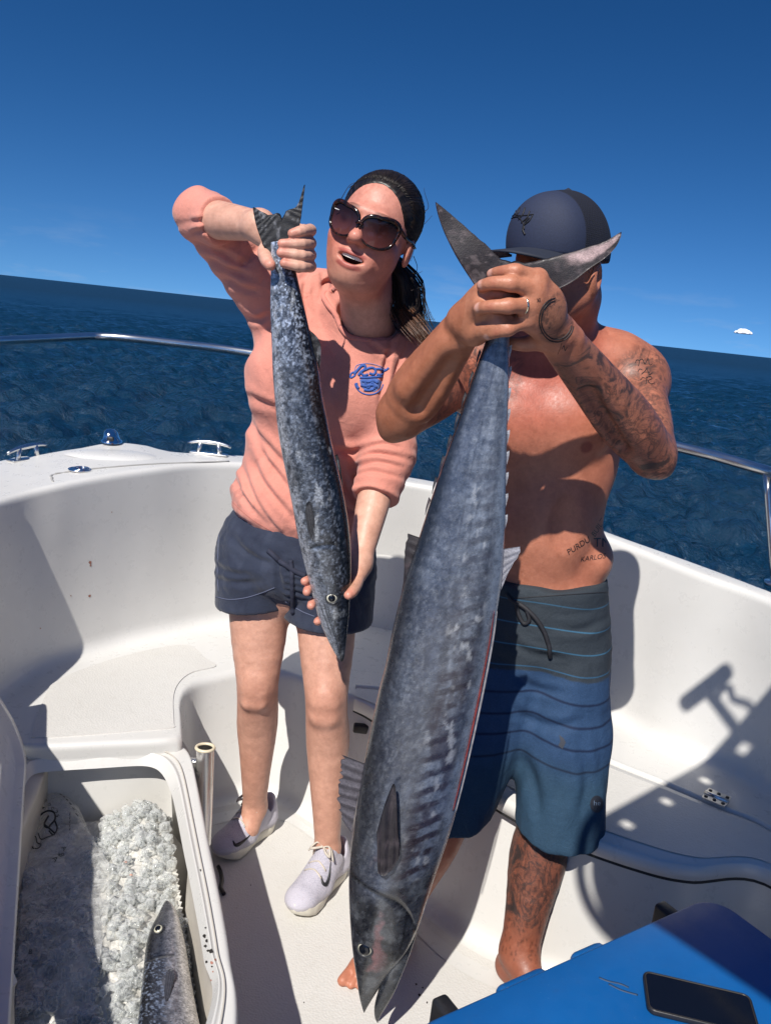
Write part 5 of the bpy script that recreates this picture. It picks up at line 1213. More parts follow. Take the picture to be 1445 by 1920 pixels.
def build_woman():
    f = SDF(); q = PY; TY = 2.03
    pel = q(562, 1075, TY); 
    f.ell(pel, (.165, .12, .12), .03).ell(q(590, 900, TY), (.14, .10, .2), .05).ell(q(615, 740, TY), (.15, .10, .17), .05)
    # legs
    hR, hL = q(487, 1110, TY-.01), q(612, 1110, TY-.02)
    kR, aR = q(483, 1283, 1.965), PZ(478, 1512, .11)
    kL, aL = q(612, 1308, 1.90), PZ(614, 1590, .11)
    pass
    for k_, a_, s_ in ((kR, aR, -1), (kL, aL, 1)):
        f.ell(k_+[0, -.040, .008], (.025, .014, .028), .014); f.ell(k_+[-.014, -.042, -.036], (.011, .010, .011), .014); f.ell(k_+[.015, -.041, -.034], (.010, .010, .011), .014)
        m_ = k_*.68+a_*.32; f.chain([hR if s_ < 0 else hL, (hR if s_ < 0 else hL)*.5+k_*.5, k_, m_+[0, .014, 0], k_*.28+a_*.72, a_], [.082, .070, .053, .0535, .039, .032], .03); f.ell(m_+[s_*.006, .026, .012], (.042, .040, .095), .02)
        f.cone(a_, np.array([a_[0]-.01, a_[1]-.03, .06]), .031, .031, .02)
    # neck, head
    hc = q(700, 438, 1.84)
    yaw = R(12); fw = np.array([-math.sin(yaw), -math.cos(yaw), .02]); H = frame(fw, np.array([.28, 0, 1.])); L = lambda x, y, z: hc+np.array([x, y, z])@H
    nb = q(690, 640, TY-.04)
    f.cone(L(0, -.035, -.06), nb, .051, .062, .03).cone(L(0, .002, -.085), nb+[-.005, -.042, .03], .046, .049, .03)
    f.ell(L(0, -.022, .04), (.080, .100, .086), .02, rot=H).ell(L(0, .018, -.026), (.069, .077, .082), .03, rot=H)
    for s_ in (1, -1):
        f.ell(L(s_*.031, .038, -.050), (.039, .040, .041), .03, rot=H).ell(L(s_*.045, .060, -.026), (.024, .020, .018), .025, rot=H)
        f.ell(L(s_*.034, .088, .004), (.017, .012, .012), .014, 's', rot=H)
        f.ell(L(s_*.0125, .101, -.0285), (.0095, .0105, .0085), .006, rot=H).ell(L(s_*.0075, .1045, -.0365), (.0042, .005, .003), .003, 's', rot=H)
        f.ell(L(s_*.082, -.018, -.012), (.008, .019, .030), .006, rot=H).ell(L(s_*.089, -.020, -.006), (.008, .009, .016), .006, 's', rot=H)
        f.cone(L(s_*.027, .090, -.045), L(s_*.037, .076, -.072), .0035, .003, .010, 's')                         # smile folds
    f.ell(L(0, .066, -.092), (.026, .022, .018), .03, rot=H).ell(L(0, .020, -.100), (.050, .052, .030), .04, rot=H)
    f.ell(L(0, .084, .030), (.05, .014, .012), .02, rot=H)
    f.cone(L(0, .092, .012), L(0, .1160, -.022), .0080, .0122, .012).ell(L(0, .116, -.023), (.0125, .0115, .0105), .006, rot=H)
    f.ell(L(0, .081, -.064), (.040, .016, .026), .02, rot=H)
    f.ell(L(0, .097, -.0640), (.029, .022, .0082), .005, 's', rot=H).ell(L(0, .092, -.0685), (.019, .016, .0075), .005, 's', rot=H)
    f.chain([L(-.033, .080, -.0595), L(-.015, .0955, -.0540), L(0, .0985, -.0550), L(.015, .0955, -.0540), L(.033, .080, -.0595)], [.0020, .0040, .0042, .0040, .0020], .004)
    f.chain([L(-.033, .080, -.0605), L(-.016, .0930, -.0770), L(0, .0955, -.0805), L(.016, .0930, -.0770), L(.033, .080, -.0605)], [.0020, .0048, .0060, .0048, .0020], .004)
    # right arm raised (left in the picture), left arm down
    sR, eR, wR = q(550, 575, TY), q(376, 408, 1.93), q(487, 424, 1.735)
    f.chain([sR, sR*.5+eR*.5, eR], [.055, .05, .043], .02); f.chain([eR, eR*.62+wR*.38, wR], [.042, .040, .029], .02)
    sL, eL, wL = q(748, 650, TY-.02), q(722, 850, 1.93), q(672, 1056, 1.755)
    f.chain([sL, sL*.5+eL*.5, eL], [.055, .05, .043], .02); f.chain([eL, eL*.62+wL*.38, wL], [.042, .040, .027], .02)
    pal = q(527, 462, 1.722); tips = []
    f.cone(wR, pal, .028, .026, .02); f.ell(q(538, 465, 1.720), (.030, .016, .040), .02)
    for y_, xt, yt in ((432, 548, 438), (456, 529, 457), (478, 527, 474), (499, 533, 494)):
        P = [q(560, y_, 1.712), q(581, y_, 1.672), q(566, y_+1, 1.628), q(xt, yt, 1.618)]
        f.cone(pal, P[0], .017, .0125, .015); f.chain(P, (.0122, .0112, .0105, .0088), .004); f.ell(P[1], (.0125, .0125, .0115), .004); tips.append(P[-1])
    P = [q(512, 455, 1.712), q(496, 470, 1.675), q(500, 488, 1.640), q(507, 497, 1.626)]; f.cone(wR, P[0], .024, .017, .02); f.chain(P, (.016, .0135, .0125, .0105), .006); tips.append(P[-1])
    pal2 = q(645, 1086, 1.722); f.cone(wL, pal2, .026, .024, .02); f.ell(q(636, 1092, 1.724), (.032, .014, .036), .02)
    for c in ([(622, 1074, 1.722), (594, 1083, 1.705), (578, 1088, 1.668), (571, 1090, 1.652)], [(622, 1090, 1.72), (596, 1099, 1.70), (579, 1104, 1.662), (575, 1110, 1.642)],
              [(626, 1106, 1.72), (603, 1122, 1.70), (587, 1129, 1.664), (583, 1136, 1.644)], [(634, 1120, 1.72), (616, 1148, 1.70), (601, 1160, 1.674), (595, 1166, 1.656)]):
        P = [q(*p) for p in c]; f.cone(pal2, P[0], .016, .012, .015); f.chain(P, (.0118, .0108, .0100, .0086), .004); tips.append(P[-1])
    P = [q(672, 1078, 1.725), q(668, 1096, 1.685), q(661, 1109, 1.648), q(653, 1116, 1.632)]; f.cone(wL, P[0], .022, .016, .02); f.chain(P, (.0150, .0130, .0118, .0095), .006); tips.append(P[-1])
    fine = [(hc-[.125, .15, .165], hc+[.125, .13, .14], .0021), (*box_of([q(490, 420, 1.60), q(592, 520, 1.60), q(500, 420, 1.745)], .006), .0019), (*box_of([q(560, 1070, 1.62), q(690, 1185, 1.62), q(650, 1070, 1.75)], .006), .0019)]
    V, F = multi(f, .0038, fine); V = relax(V, F, 1, .3)
    n1 = fbm(V*10, 4)
    c = np.tile(alb(230, 182, 160, 1.05), (len(V), 1)); c = mixc(c, sst(.4, .7, n1)*.3, alb(214, 158, 136, 1.05))
    for k_ in (kR, kL): d = np.linalg.norm((V-k_-[0, -.03, -.01])/[.05, .05, .06], axis=1); c = mixc(c, np.exp(-d**2)*.5, alb(208, 132, 108, 1.12))
    leg = (V[:, 2] < .95); c = mixc(c, leg*.35, alb(206, 150, 124, 1.1))
    lv = (V-hc)@H.T; hd = sst(1.12, .80, np.linalg.norm(lv/[.12, .14, .15], axis=1))
    c = mixc(c, hd*.75, alb(220, 144, 126, 1.05)); d = np.linalg.norm((np.abs(lv)*[1, 1, 0]+lv*[0, 0, 1]-[.045, .07, -.03])/[.032, .05, .03], axis=1); c = mixc(c, np.exp(-d**2)*.5*hd, alb(206, 104, 88, 1.12))
    d = np.linalg.norm((lv-[0, .115, -.022])/[.018, .02, .018], axis=1); c = mixc(c, np.exp(-d**2)*.5, alb(204, 100, 86, 1.12))
    nk = np.linalg.norm((V-nb)/[.09, .09, .07], axis=1); c = mixc(c, np.exp(-nk**2)*.5, alb(198, 108, 88, 1.12))
    lp = np.minimum(np.linalg.norm((lv-[0, .094, -.0545])/[.033, .020, .0062], axis=1), np.linalg.norm((lv-[0, .093, -.0790])/[.029, .018, .0078], axis=1)); c = mixc(c, sst(1.15, .8, lp)*.8, alb(182, 92, 88, 1.1))
    mo = np.linalg.norm((lv-[0, .080, -.0660])/[.030, .0125, .0105], axis=1); c = mixc(c, sst(1.05, .9, mo), alb(70, 22, 22))
    for s_ in (1, -1): d = np.linalg.norm((lv-[s_*.036, .086, .034])/[.026, .03, .0055], axis=1); c = mixc(c, sst(1.1, .6, d)*.7, alb(92, 58, 46))
    for tp in tips: d = np.linalg.norm(V-tp, axis=1); c = mixc(c, sst(.024, .008, d)*.55, alb(226, 142, 124, 1.1))
    body = mesh('body', V, F, SKIN, WOM, cols={'col': np.clip(c, 0, 1), 'ink': np.zeros((len(V), 3))})
    # teeth
    mb = MB()
    for k_ in range(-5, 6):
        a = k_*.0050; p = L(a, .0935-18*a*a, -.0606+1.5*a*a); w = .0024
        Vt = [p+(H.T@np.array([x*w, y*.002, z*.0038])) for x in (-1, 1) for y in (-1, 1) for z in (-1, 1)]
        mb.add(Vt, [[0, 1, 3, 2], [4, 6, 7, 5], [0, 4, 5, 1], [2, 3, 7, 6], [0, 2, 6, 4], [1, 5, 7, 3]])
    tag(mb.build('teeth', simple('teeth', (.85, .80, .72), .25), WOM, smooth=False), kind='stuff')

    # ---- shirt
    g = SDF()
    g.ell(q(612, 700, TY), (.158, .120, .15), .03).ell(q(592, 840, TY), (.170, .128, .16), .05).ell(q(574, 940, TY), (.188, .140, .13), .05)
    g.ell(q(530, 708, TY-.085), (.084, .072, .092), .08).ell(q(680, 742, TY-.085), (.086, .074, .094), .08)
    g.cone(q(572, 592, TY), q(738, 632, TY-.01), .060, .060, .05).cone(q(650, 610, TY), q(690, 618, TY-.02), .075, .078, .03)
    sm, em = sR*.52+eR*.48, eR+[.0, 0, .006]
    g.chain([q(560, 590, TY), sm+[0, 0, -.006], em], [.080, .072, .053], .04)
    cf = eR*.60+wR*.40; g.chain([em, cf], [.055, .048], .02)
    g.cone(q(545, 640, TY), sm+[.02, 0, -.04], .07, .055, .04).cone(q(600, 545, TY-.01), q(680, 600, TY-.02), .052, .066, .03)
    sm2 = sL*.5+eL*.5; cf2 = eL*.52+wL*.48; g.chain([sL, sm2, eL+[.008, 0, 0]], [.072, .066, .062], .03); g.chain([eL+[.008, 0, 0], cf2], [.062, .053], .02)
    hem = [q(411, 935, TY), q(560, 1036, TY-.15), q(728, 1012, TY)]; hn = nz(np.cross(hem[1]-hem[0], hem[2]-hem[0])); hn = hn if hn[2] < 0 else -hn
    def hemcut(P):     # only below the trunk, not across the lowered sleeve
        return (P-hem[0])@hn
    # hem and cuffs
    g.func(hemcut, [-9]*3, [9]*3, .004, 'i')
    n1_ = nz(wR-eR); p1 = eR*.66+wR*.34
    g.func(lambda P: np.where(np.linalg.norm(P-p1, axis=1) < .11, (P-p1)@n1_, -BIG), p1-.1, p1+.1, .004, 'i')
    n2_ = nz(wL-eL); p2 = eL*.58+wL*.42
    g.func(lambda P: np.where(np.linalg.norm(P-p2, axis=1) < .105, (P-p2)@n2_, -BIG), p2-.1, p2+.1, .004, 'i')
    # neckline
    nc = q(678, 548, TY-.050); nax = nz(np.array([.34, -.42, 1.])); nrot = frame(np.cross(nax, [1., 0, 0]), nax)
    g.cone(q(688, 655, TY-.05), q(674, 575, TY-.055), .092, .080, .03)
    pl = [q(624, 535, TY-.03), q(666, 617, TY-.145), q(735, 594, TY-.02)]; ncut = nz(np.cross(pl[1]-pl[0], pl[2]-pl[0])); ncut = ncut if ncut[2] > 0 else -ncut; pcen = sum(pl)/3
    g.func(lambda P: np.where(np.linalg.norm(P-pcen, axis=1) < .108, (P-pl[0])@ncut, -BIG), pcen-.1, pcen+.1, .006, 'i')
    g.cone(nb+[0, 0, .0], L(0, -.02, -.07), .071, .066, .004, 's'); g.cone(nb+[-.005, -.045, .03], L(0, .005, -.085), .057, .055, .004, 's')
    Vs, Fs = surface(g, .0036); N = vnormals(Vs, Fs)
    # folds
    rot = lambda P, a: np.stack([P[:, 0]*math.cos(a)+P[:, 2]*math.sin(a), P[:, 1], -P[:, 0]*math.sin(a)+P[:, 2]*math.cos(a)], 1)
    ridge = lambda n_: 1-np.abs(2*n_-1)
    A = rot(Vs, R(-28)); trunk = sst(.11, .15, np.minimum(seg_t(Vs, sm, eR)[1], seg_t(Vs, sm2, cf2)[1]))
    low = sst(q(600, 760, TY)[2], q(600, 960, TY)[2], Vs[:, 2])
    fold = (ridge(fbm(A*[20, 14, 4.5]+5, 3))-.6)*.020*trunk*(.25+.75*low)
    t1, d1 = seg_t(Vs, sm2, cf2); ax = (cf2-sm2); sl_ = sst(.10, .07, d1)
    wv = Vs+.02*(fbm(Vs*14, 2)[:, None]-.5); fold += sl_*np.sin((wv@nz(ax))*165)*.0026*sst(.15, .5, t1)*sst(1., .9, t1)*(.4+fbm(Vs*18+3, 2))
    t2, d2 = seg_t(Vs, sm, eR); fold += sst(.10, .07, d2)*np.sin((wv@nz(eR-sR))*125+2)*.0036*(.3+fbm(Vs*16+9, 2))
    # armpit and shoulder creases
    fold += (fbm(rot(Vs, R(35))*[34, 20, 8], 3)-.5)*.012*trunk*(1-low)
    FO = [([(455, 735), (485, 752), (520, 765)], 7, .006), ([(450, 731), (480, 807), (540, 880)], 7, .009), ([(477, 867), (498, 910), (552, 975)], 6, .008), ([(434, 867), (452, 925), (510, 992)], 6, .008), ([(414, 930), (440, 962), (472, 985)], 5, .006),
          ([(455, 873), (482, 940), (530, 1005)], 5, .007), ([(470, 800), (500, 860), (550, 925)], 6, .007), ([(628, 842), (660, 848), (694, 836)], 7, .008), ([(640, 880), (660, 930), (700, 970)], 6, .006), ([(690, 985), (712, 960), (724, 930)], 5, .005),
          ([(562, 524), (585, 508), (607, 499)], 5, .006), ([(604, 508), (606, 535), (602, 565)], 5, .006), ([(575, 520), (570, 555), (580, 590)], 5, .006), ([(355, 416), (380, 414), (402, 412)], 5, .006), ([(360, 436), (395, 430), (425, 442)], 5, .006), ([(365, 456), (410, 472), (460, 498)], 6, .007),
          ([(385, 482), (430, 505), (475, 520)], 6, .006), ([(420, 520), (455, 540), (485, 548)], 6, .006), ([(455, 590), (480, 600), (505, 590)], 6, .007), ([(735, 640), (722, 690), (712, 760)], 5, .008), ([(765, 640), (745, 690), (735, 740)], 4, .005), ([(690, 640), (715, 660), (745, 665)], 5, .004),
          ([(668, 860), (705, 850), (755, 858)], 4, .006), ([(664, 876), (705, 866), (755, 876)], 4, .006), ([(662, 892), (700, 884), (752, 896)], 4, .005), ([(690, 838), (720, 832), (750, 840)], 4, .006)]
    fold = fold*.6+crease(Vs, N, FO)
    Vs = relax(Vs+N*fold[:, None], Fs, 1, .4)
    cs = np.tile(alb(240, 160, 142, 1.18), (len(Vs), 1)); cs = mixc(cs, sst(.45, .7, fbm(Vs*8, 3))*.3, alb(232, 148, 130, 1.18))
    wet = sst(.12, .0, np.linalg.norm((Vs-q(430, 925, TY-.05))/[.06, .15, .07], axis=1)-.7); cs = mixc(cs, wet*sst(.55, .62, fbm(Vs*60, 3))*.35, alb(150, 108, 100))
    shirt = mesh('shirt', Vs, Fs, CLOTH, WOM, cols={'col': cs})
    sb = BVHTree.FromPolygons(Vs.tolist(), Fs.tolist())
    # ribbed collar, cuff and hem seams
    pk = cloth_mat('pink_rib', .85, 700, .4, .2); 
    def ringon(c0, axis, r0, r1, n_=60, ref=(1., 0, 0)):
        x_ = nz(np.cross(axis, np.cross(ref, axis))); y_ = np.cross(axis, x_); Pn = []
        for a in np.linspace(0, 2*np.pi, n_): Pn.append(c0+x_*math.cos(a)*r0+y_*math.sin(a)*r1)
        return Pn
    col = MB(); Pc = []; x2_ = nz(np.cross(ncut, [0, 1., 0])); y2_ = np.cross(ncut, x2_)
    for a in np.linspace(0, 2*np.pi, 72):
        x_ = nrot[0]; y_ = nrot[1]; p = nc+nax*.048+x_*.090*math.cos(a)+y_*.086*math.sin(a); h_ = sb.find_nearest(Vector(pcen+x2_*.083*math.cos(a)+y2_*.083*math.sin(a)-ncut*.006)); Pc.append(np.array(h_[0]))
    Pc = np.array(Pc); Vcol, Fcol = tube(Pc, .0062, 10, caps=False)
    mesh('collar', Vcol, Fcol, pk, shirt, cols={'col': np.tile(alb(236, 152, 136, 1.18), (len(Vcol), 1))})
    blue = simple('print_blue', tuple(alb(58, 98, 178)), .8, 0, .2, 90); lav = simple('print_pale', tuple(alb(150, 140, 190)), .8)
    strokes('printed_script', sb, [(.0022, [(656, 707), (659, 700), (666, 698), (665, 704), (659, 708), (656, 707)]), (.0034, [(664, 702), (672, 692), (678, 686), (684, 686), (684, 692), (676, 698), (672, 704)]), (.003, [(676, 698), (682, 704), (690, 702)]), (.003, [(684, 694), (692, 690), (700, 690), (704, 696), (700, 702), (692, 700)]),
             (.003, [(704, 692), (712, 692), (718, 696), (714, 703), (706, 702)]), (.0028, [(718, 696), (724, 694), (729, 690)]), (.003, [(674, 708), (688, 708), (702, 707), (716, 706)])], blue, shirt, lift=.0004)
    strokes('hem_seam', sb, [(.0009, [(416, 918), (440, 945), (470, 972), (510, 996), (545, 1008)])], simple('pink_thread', tuple(alb(196, 120, 106)), .9), shirt, lift=.0001)
    patch('printed_motif', sb, [(674, 712), (690, 709), (708, 710), (716, 716), (712, 727), (702, 735), (688, 734), (677, 726)], simple('print_mid_blue', tuple(alb(92, 118, 182)), .85, 0, .35, 160), shirt, .0005)
    cx, cy = 692, 716
    strokes('printed_emblem', sb, [(.0015, [(cx+27*math.cos(a), cy+24*math.sin(a)) for a in np.linspace(.2, 3.0, 14)]), (.0034, [(668, 718), (669, 724), (672, 728)]), (.0034, [(678, 714), (690, 716), (700, 714), (708, 718)]), (.0034, [(676, 722), (686, 724), (698, 722), (706, 726)]), (.003, [(682, 731), (692, 732), (700, 730)]), (.0024, [(684, 716), (690, 728), (698, 716), (702, 730)])], blue, shirt, lift=.0004)
    strokes('printed_outline', sb, [(.0010, [(664, 698), (668, 686), (680, 682), (694, 682), (710, 686), (722, 692)])], lav, shirt, lift=.0004)

    # ---- shorts
    g = SDF()
    g.ell(q(562, 1050, TY), (.182, .146, .12), .03)
    def leg(a, b, ra, rb, pp, pn):
        a, b, pp, pn = map(lambda v: np.asarray(v, float), (a, b, pp, pn)); pn = nz(pn); ab = b-a; L2 = np.dot(ab, ab)
        def fn(P):
            t_ = np.clip((P-a)@ab/L2, 0, 1); return np.maximum(np.linalg.norm(P-a-t_[:, None]*ab, axis=1)-(ra+(rb-ra)*t_), (P-pp)@pn)
        m_ = max(ra, rb); g.func(fn, np.minimum(a, b)-m_, np.maximum(a, b)+m_, .012, 'u')
    leg(q(490, 1035, TY), q(478, 1200, TY-.02), .110, .102, q(465, 1146, TY-.09), (.16, -.0, -1)); leg(q(618, 1040, TY-.01), q(612, 1220, TY-.04), .116, .112, q(626, 1178, TY-.10), (-.02, .0, -1))
    g.ell(q(556, 1000, TY), (.170, .125, .10), .03)
    Vp, Fp = surface(g, .0038); N = vnormals(Vp, Fp)
    hemz = q(560, 1135, TY-.08)[2]; calm = sst(hemz-.012, hemz+.05, Vp[:, 2])
    fold = (ridge(fbm(rot(Vp, R(60))*[26, 20, 8]+2, 3))-.6)*.012+(fbm(Vp*[12, 12, 40]+7, 3)-.5)*.008
    fold = fold*.7+crease(Vp, N, [([(405, 1060), (440, 1075), (490, 1078)], 6, .006), ([(408, 1085), (450, 1092), (500, 1085)], 6, .006), ([(525, 1040), (522, 1070), (528, 1105)], 6, .008), ([(430, 1000), (470, 1040), (515, 1060)], 6, .005), ([(690, 1060), (670, 1100), (680, 1150)], 7, .007)]+[([(530, 1070+11*k_), (558, 1075+11*k_), (592, 1086+11*k_)], 3.2, .0035) for k_ in range(5)])
    Vp = relax(Vp+N*(fold*calm+.003)[:, None], Fp, 2, .4)
    cp = np.tile(alb(50, 57, 76, 1.15), (len(Vp), 1)); cp = mixc(cp, sst(.5, .7, fbm(Vp*[30, 30, 18], 4))*.45, alb(70, 77, 96, 1.15)); cp = mixc(cp, sst(.56, .66, fbm(Vp*[60, 60, 30]+9, 3))*.3, alb(40, 44, 64))
    sh = mesh('shorts', Vp, Fp, CLOTH, WOM, cols={'col': cp}); pb = BVHTree.FromPolygons(Vp.tolist(), Fp.tolist())
    seam = simple('seam_thread', tuple(alb(98, 104, 128)), .9); dkn = simple('navy_trim', tuple(alb(44, 48, 68)), .85, 0, .15, 80)
    strokes('hem_seam', pb, [(.0013, [(404, 1119), (430, 1124), (460, 1121), (490, 1112), (515, 1102)]), (.0013, [(535, 1128), (565, 1146), (590, 1156)])], seam, sh, lift=.0002)
    strokes('side_seam', pb, [(.0012, [(416, 965), (411, 1000), (409, 1040), (408, 1080), (410, 1110)])], seam, sh, lift=.0002)
    strokes('waist_tie', pb, [(.0065, [(503, 1032), (525, 1052), (548, 1068), (572, 1080)]), (.006, [(545, 1050), (547, 1075), (548, 1105), (550, 1150)])], dkn, sh, lift=.001, seg=8)

    # ---- shoes
    for (hx, hy), (tx, ty), sw in (((640, 1632), (543, 1727), [(602, 1642), (605, 1655), (611, 1658), (617, 1642), (620, 1616)]),
                                   ((508, 1548), (402, 1618), [(437, 1576), (441, 1584), (448, 1583), (458, 1576), (469, 1566)])):
        o, up, P, lb = shoe(PZ(hx, hy, 0), PZ(tx, ty, 0), WOM); swoosh(lb, sw, up)

    # ---- hair
    HAIR = NT('dark_hair'); t = HAIR; co = t.coord(scale=(1, 1, 1)); nn = t.noise(60, 4, .6, co)
    t.l(t.ramp(nn.outputs[0], [(.3, (.006, .004, .004)), (.75, (.030, .019, .014))]), t.p.inputs['Base Color']); t.set(Roughness=.48); t.p.inputs['Specular IOR Level'].default_value = .35; HAIR = t.done()
    g = SDF(); g.ell(L(0, -.028, .043), (.0855, .1045, .0905), .02, rot=H)
    pn = H[1]*.886-H[2]*.464; g.plane(L(0, .082, .094), pn, .012)
    g.plane(L(0, 0, -.045), -H[2]+H[1]*.1, .02); g.ell(L(0, .075, -.01), (.074, .075, .10), .012, 's', rot=H)
    Vh, Fh = surface(g, .003); lh = (Vh-hc)@H.T; N = vnormals(Vh, Fh)
    ang = np.arctan2(lh[:, 0], lh[:, 2]-.0); Vh = Vh+N*((fbm(np.stack([ang*40, lh[:, 1]*5, 0*ang], 1), 3)-.5)*.0016)[:, None]
    st3 = fbm(np.stack([ang*70, lh[:, 1]*5, 0*ang], 1), 3); hcol = np.array([.0085, .006, .005])[None]*(.25+2.6*sst(.3, .75, st3))[:, None]
    t = NT('combed_hair'); t.l(t.attr('col').outputs['Color'], t.p.inputs['Base Color']); t.set(Roughness=.42); t.p.inputs['Specular IOR Level'].default_value = .4; CH = t.done()
    hair = mesh('hair', Vh, Fh, CH, WOM, cols={'col': hcol})
    hbv = BVHTree.FromPolygons(Vh.tolist(), Fh.tolist()); g_ = np.random.default_rng(5)
    tie = L(.035, -.105, -.015); mb = MB()
    for k_ in range(420):
        a = R(g_.uniform(-105, 105)); jj = g_.normal(0, .004); st_ = L(.080*math.sin(a), .066+jj-.045*abs(math.sin(a))**1.5, .028+.090*math.cos(a)); Pn = []
        for u in np.linspace(0, 1, 10):
            p = st_*(1-u)+tie*u; p = p+H[2]*.05*math.sin(math.pi*u)*math.cos(a)+H[0]*.05*math.sin(math.pi*u)*math.sin(a); h_ = hbv.find_nearest(Vector(p)); Pn.append(np.array(h_[0]+h_[1]*.0008))
        mb.tube(np.array(Pn), np.linspace(.0004, .0009, 10), 4)
    tag(mb.build('hair_strands', HAIR, hair), kind='stuff')
    pony = [tie, q(757, 530, 1.93), q(763, 575, 1.93), q(776, 610, 1.91), q(798, 640, 1.88)]; mb = MB(); C0 = catmull(pony, 14)
    for k_ in range(460):
        o1 = np.clip(g_.normal(0, .75, 3), -1.35, 1.35); Pn = []; en = g_.uniform(.55, 1.); ph = g_.uniform(0, 6.28)
        for i, p in enumerate(C0):
            u = i/13; w = .010+.017*math.sin(math.pi*min(1, u*.9)**.8)+.010*u
            Pn.append(p+o1*w*[.9, .7, .6]+np.array([math.sin(ph+u*7), math.cos(ph+u*5), 0])*.004*u)
        Pn = np.array(Pn); n_ = max(4, int(14*en)); mb.tube(Pn[:n_], np.linspace(.0011, .0004, n_), 4)
    mb.tube(C0, np.interp(np.linspace(0, 1, 14), [0, .2, .6, 1], [.022, .027, .027, .006]), 14)
    tag(mb.build('ponytail', HAIR, hair), kind='stuff')
    brown = simple('sunlit_hair_ends', (.085, .036, .018), .4, 0, .3, 60); mb = MB()
    for k_ in range(70):
        o1 = g_.normal(0, 1, 2); p0 = q(757+o1[0]*7, 585+o1[1]*8, 1.90); p1_ = q(778+o1[0]*9, 612+o1[1]*7, 1.87); p2_ = q(800+o1[0]*8, 640+o1[1]*8, 1.85); mb.tube(catmull([p0, p1_, p2_], 9), np.linspace(.0012, .0004, 9), 4)
    tag(mb.build('hair_ends', brown, hair), kind='stuff')
    mb = MB()
    fl = [[(640, 372), (655, 348), (672, 340)], [(690, 336), (712, 326), (735, 334)], [(655, 352), (690, 328), (722, 330), (738, 336)], [(782, 402), (797, 396), (803, 386), (796, 362), (795, 352)], [(783, 425), (795, 420), (810, 404)], [(782, 430), (779, 455), (770, 490)], [(775, 480), (782, 500), (778, 512), (768, 512), (760, 505)],
          [(770, 520), (782, 535), (786, 552), (780, 545)], [(770, 545), (784, 540), (794, 538)], [(768, 512), (784, 512), (792, 508)], [(782, 600), (796, 592), (808, 585)], [(782, 606), (800, 600), (816, 598)], [(782, 585), (786, 565), (780, 540), (768, 520)]]
    for ln in fl: mb.tube(catmull([q(x, y, 1.86) for x, y in ln], 16), np.linspace(.0008, .0003, 16), 4)
    tag(mb.build('flyaway_hair', HAIR, hair), kind='stuff')

    # ---- sunglasses
    SG = tag(bpy.data.objects.new('sunglasses', None), 'large dark tortoiseshell sunglasses with tinted lenses'); COL.objects.link(SG); SG.parent = WOM; SG.matrix_parent_inverse = wmat(WOM).inverted()
    t = NT('tortoiseshell'); co = t.coord(); nn = t.noise(130, 3, .6, co); t.l(t.ramp(nn.outputs[0], [(.5, (.006, .004, .004)), (.66, (.05, .014, .007))]), t.p.inputs['Base Color']); t.set(Roughness=.16); TORT = t.done()
    t = NT('tinted_lens'); a = t.attr('col'); t.l(a.outputs['Color'], t.p.inputs['Base Color']); t.set(Roughness=.06); t.p.inputs['Specular IOR Level'].default_value = .3; LENS = t.done()
    for s_ in (-1, 1):
        A_ = np.linspace(0, 2*np.pi, 64, endpoint=False); cx_, cz_ = s_*.0365, -.001
        rx = .0325*(1+.05*np.cos(A_*2)); rz = .0290
        x_ = np.sign(np.cos(A_))*np.abs(np.cos(A_))**.86*rx; z_ = np.sign(np.sin(A_))*np.abs(np.sin(A_))**np.where(np.sin(A_) > 0, .68, .9)*rz
        wing = np.clip(s_*x_/.03, 0, 1)*np.clip(z_/.027, 0, 1); x_ = x_+s_*.007*wing; z_ = z_+.011*wing
        P3 = np.array([L(cx_+a_, .117-14*(cx_+a_)**2*.45-.012*abs(b_)*0-.10*max(0, -b_), cz_+b_) for a_, b_ in zip(x_, z_)])
        cen = P3.mean(0)+H[1]*.004
        V_ = [cen]; colr = [np.array([.020, .007, .008])]
        for r_ in (.33, .66, 1.0):
            for p, b_ in zip(P3, z_): V_.append(cen*(1-r_)+p*r_+H[1]*.003*(1-r_*r_)); tt = np.clip((b_*r_+.027)/.05, 0, 1); colr.append(np.array([.11, .034, .031])*(1-tt)**1.6+np.array([.010, .005, .006]))
        F_ = [[0, 1+i, 1+(i+1) % 64] for i in range(64)]
        for k_ in (0, 1): F_ += [[1+k_*64+i, 1+(k_+1)*64+i, 1+(k_+1)*64+(i+1) % 64, 1+k_*64+(i+1) % 64] for i in range(64)]
        mesh('lens', V_, F_, LENS, SG, cols={'col': np.array(colr)})
        rr = .0024+.0018*np.clip(z_/.027, 0, 1)+.0012*np.clip(s_*x_/.03, 0, 1)
        V2, F2 = tube(np.vstack([P3, P3[:1]]), np.append(rr, rr[0]), 10, caps=False); mesh('lens_rim', V2, F2, TORT, SG)
        hp = P3[int(64*(.10 if s_ > 0 else .40))]
        MB().tube(catmull([hp, L(s_*.082, .055, .012), L(s_*.087, .01, .010), L(s_*.088, -.025, .004)], 14), [.0052]*4+[.0042]*10, 8, flat=.6).build('temple', TORT, SG)
    MB().tube(catmull([L(-.0065, .119, .003), L(0, .1215, .007), L(.0065, .119, .003)], 9), .0032, 10).build('nose_bridge', TORT, SG)
    lg = L(.058, .1045, .014); MB().tube([lg-H[0]*.005, lg+H[0]*.005], .0009, 5).build('lens_logo', simple('logo_white', (.7, .7, .7), .4), SG)
build_woman()
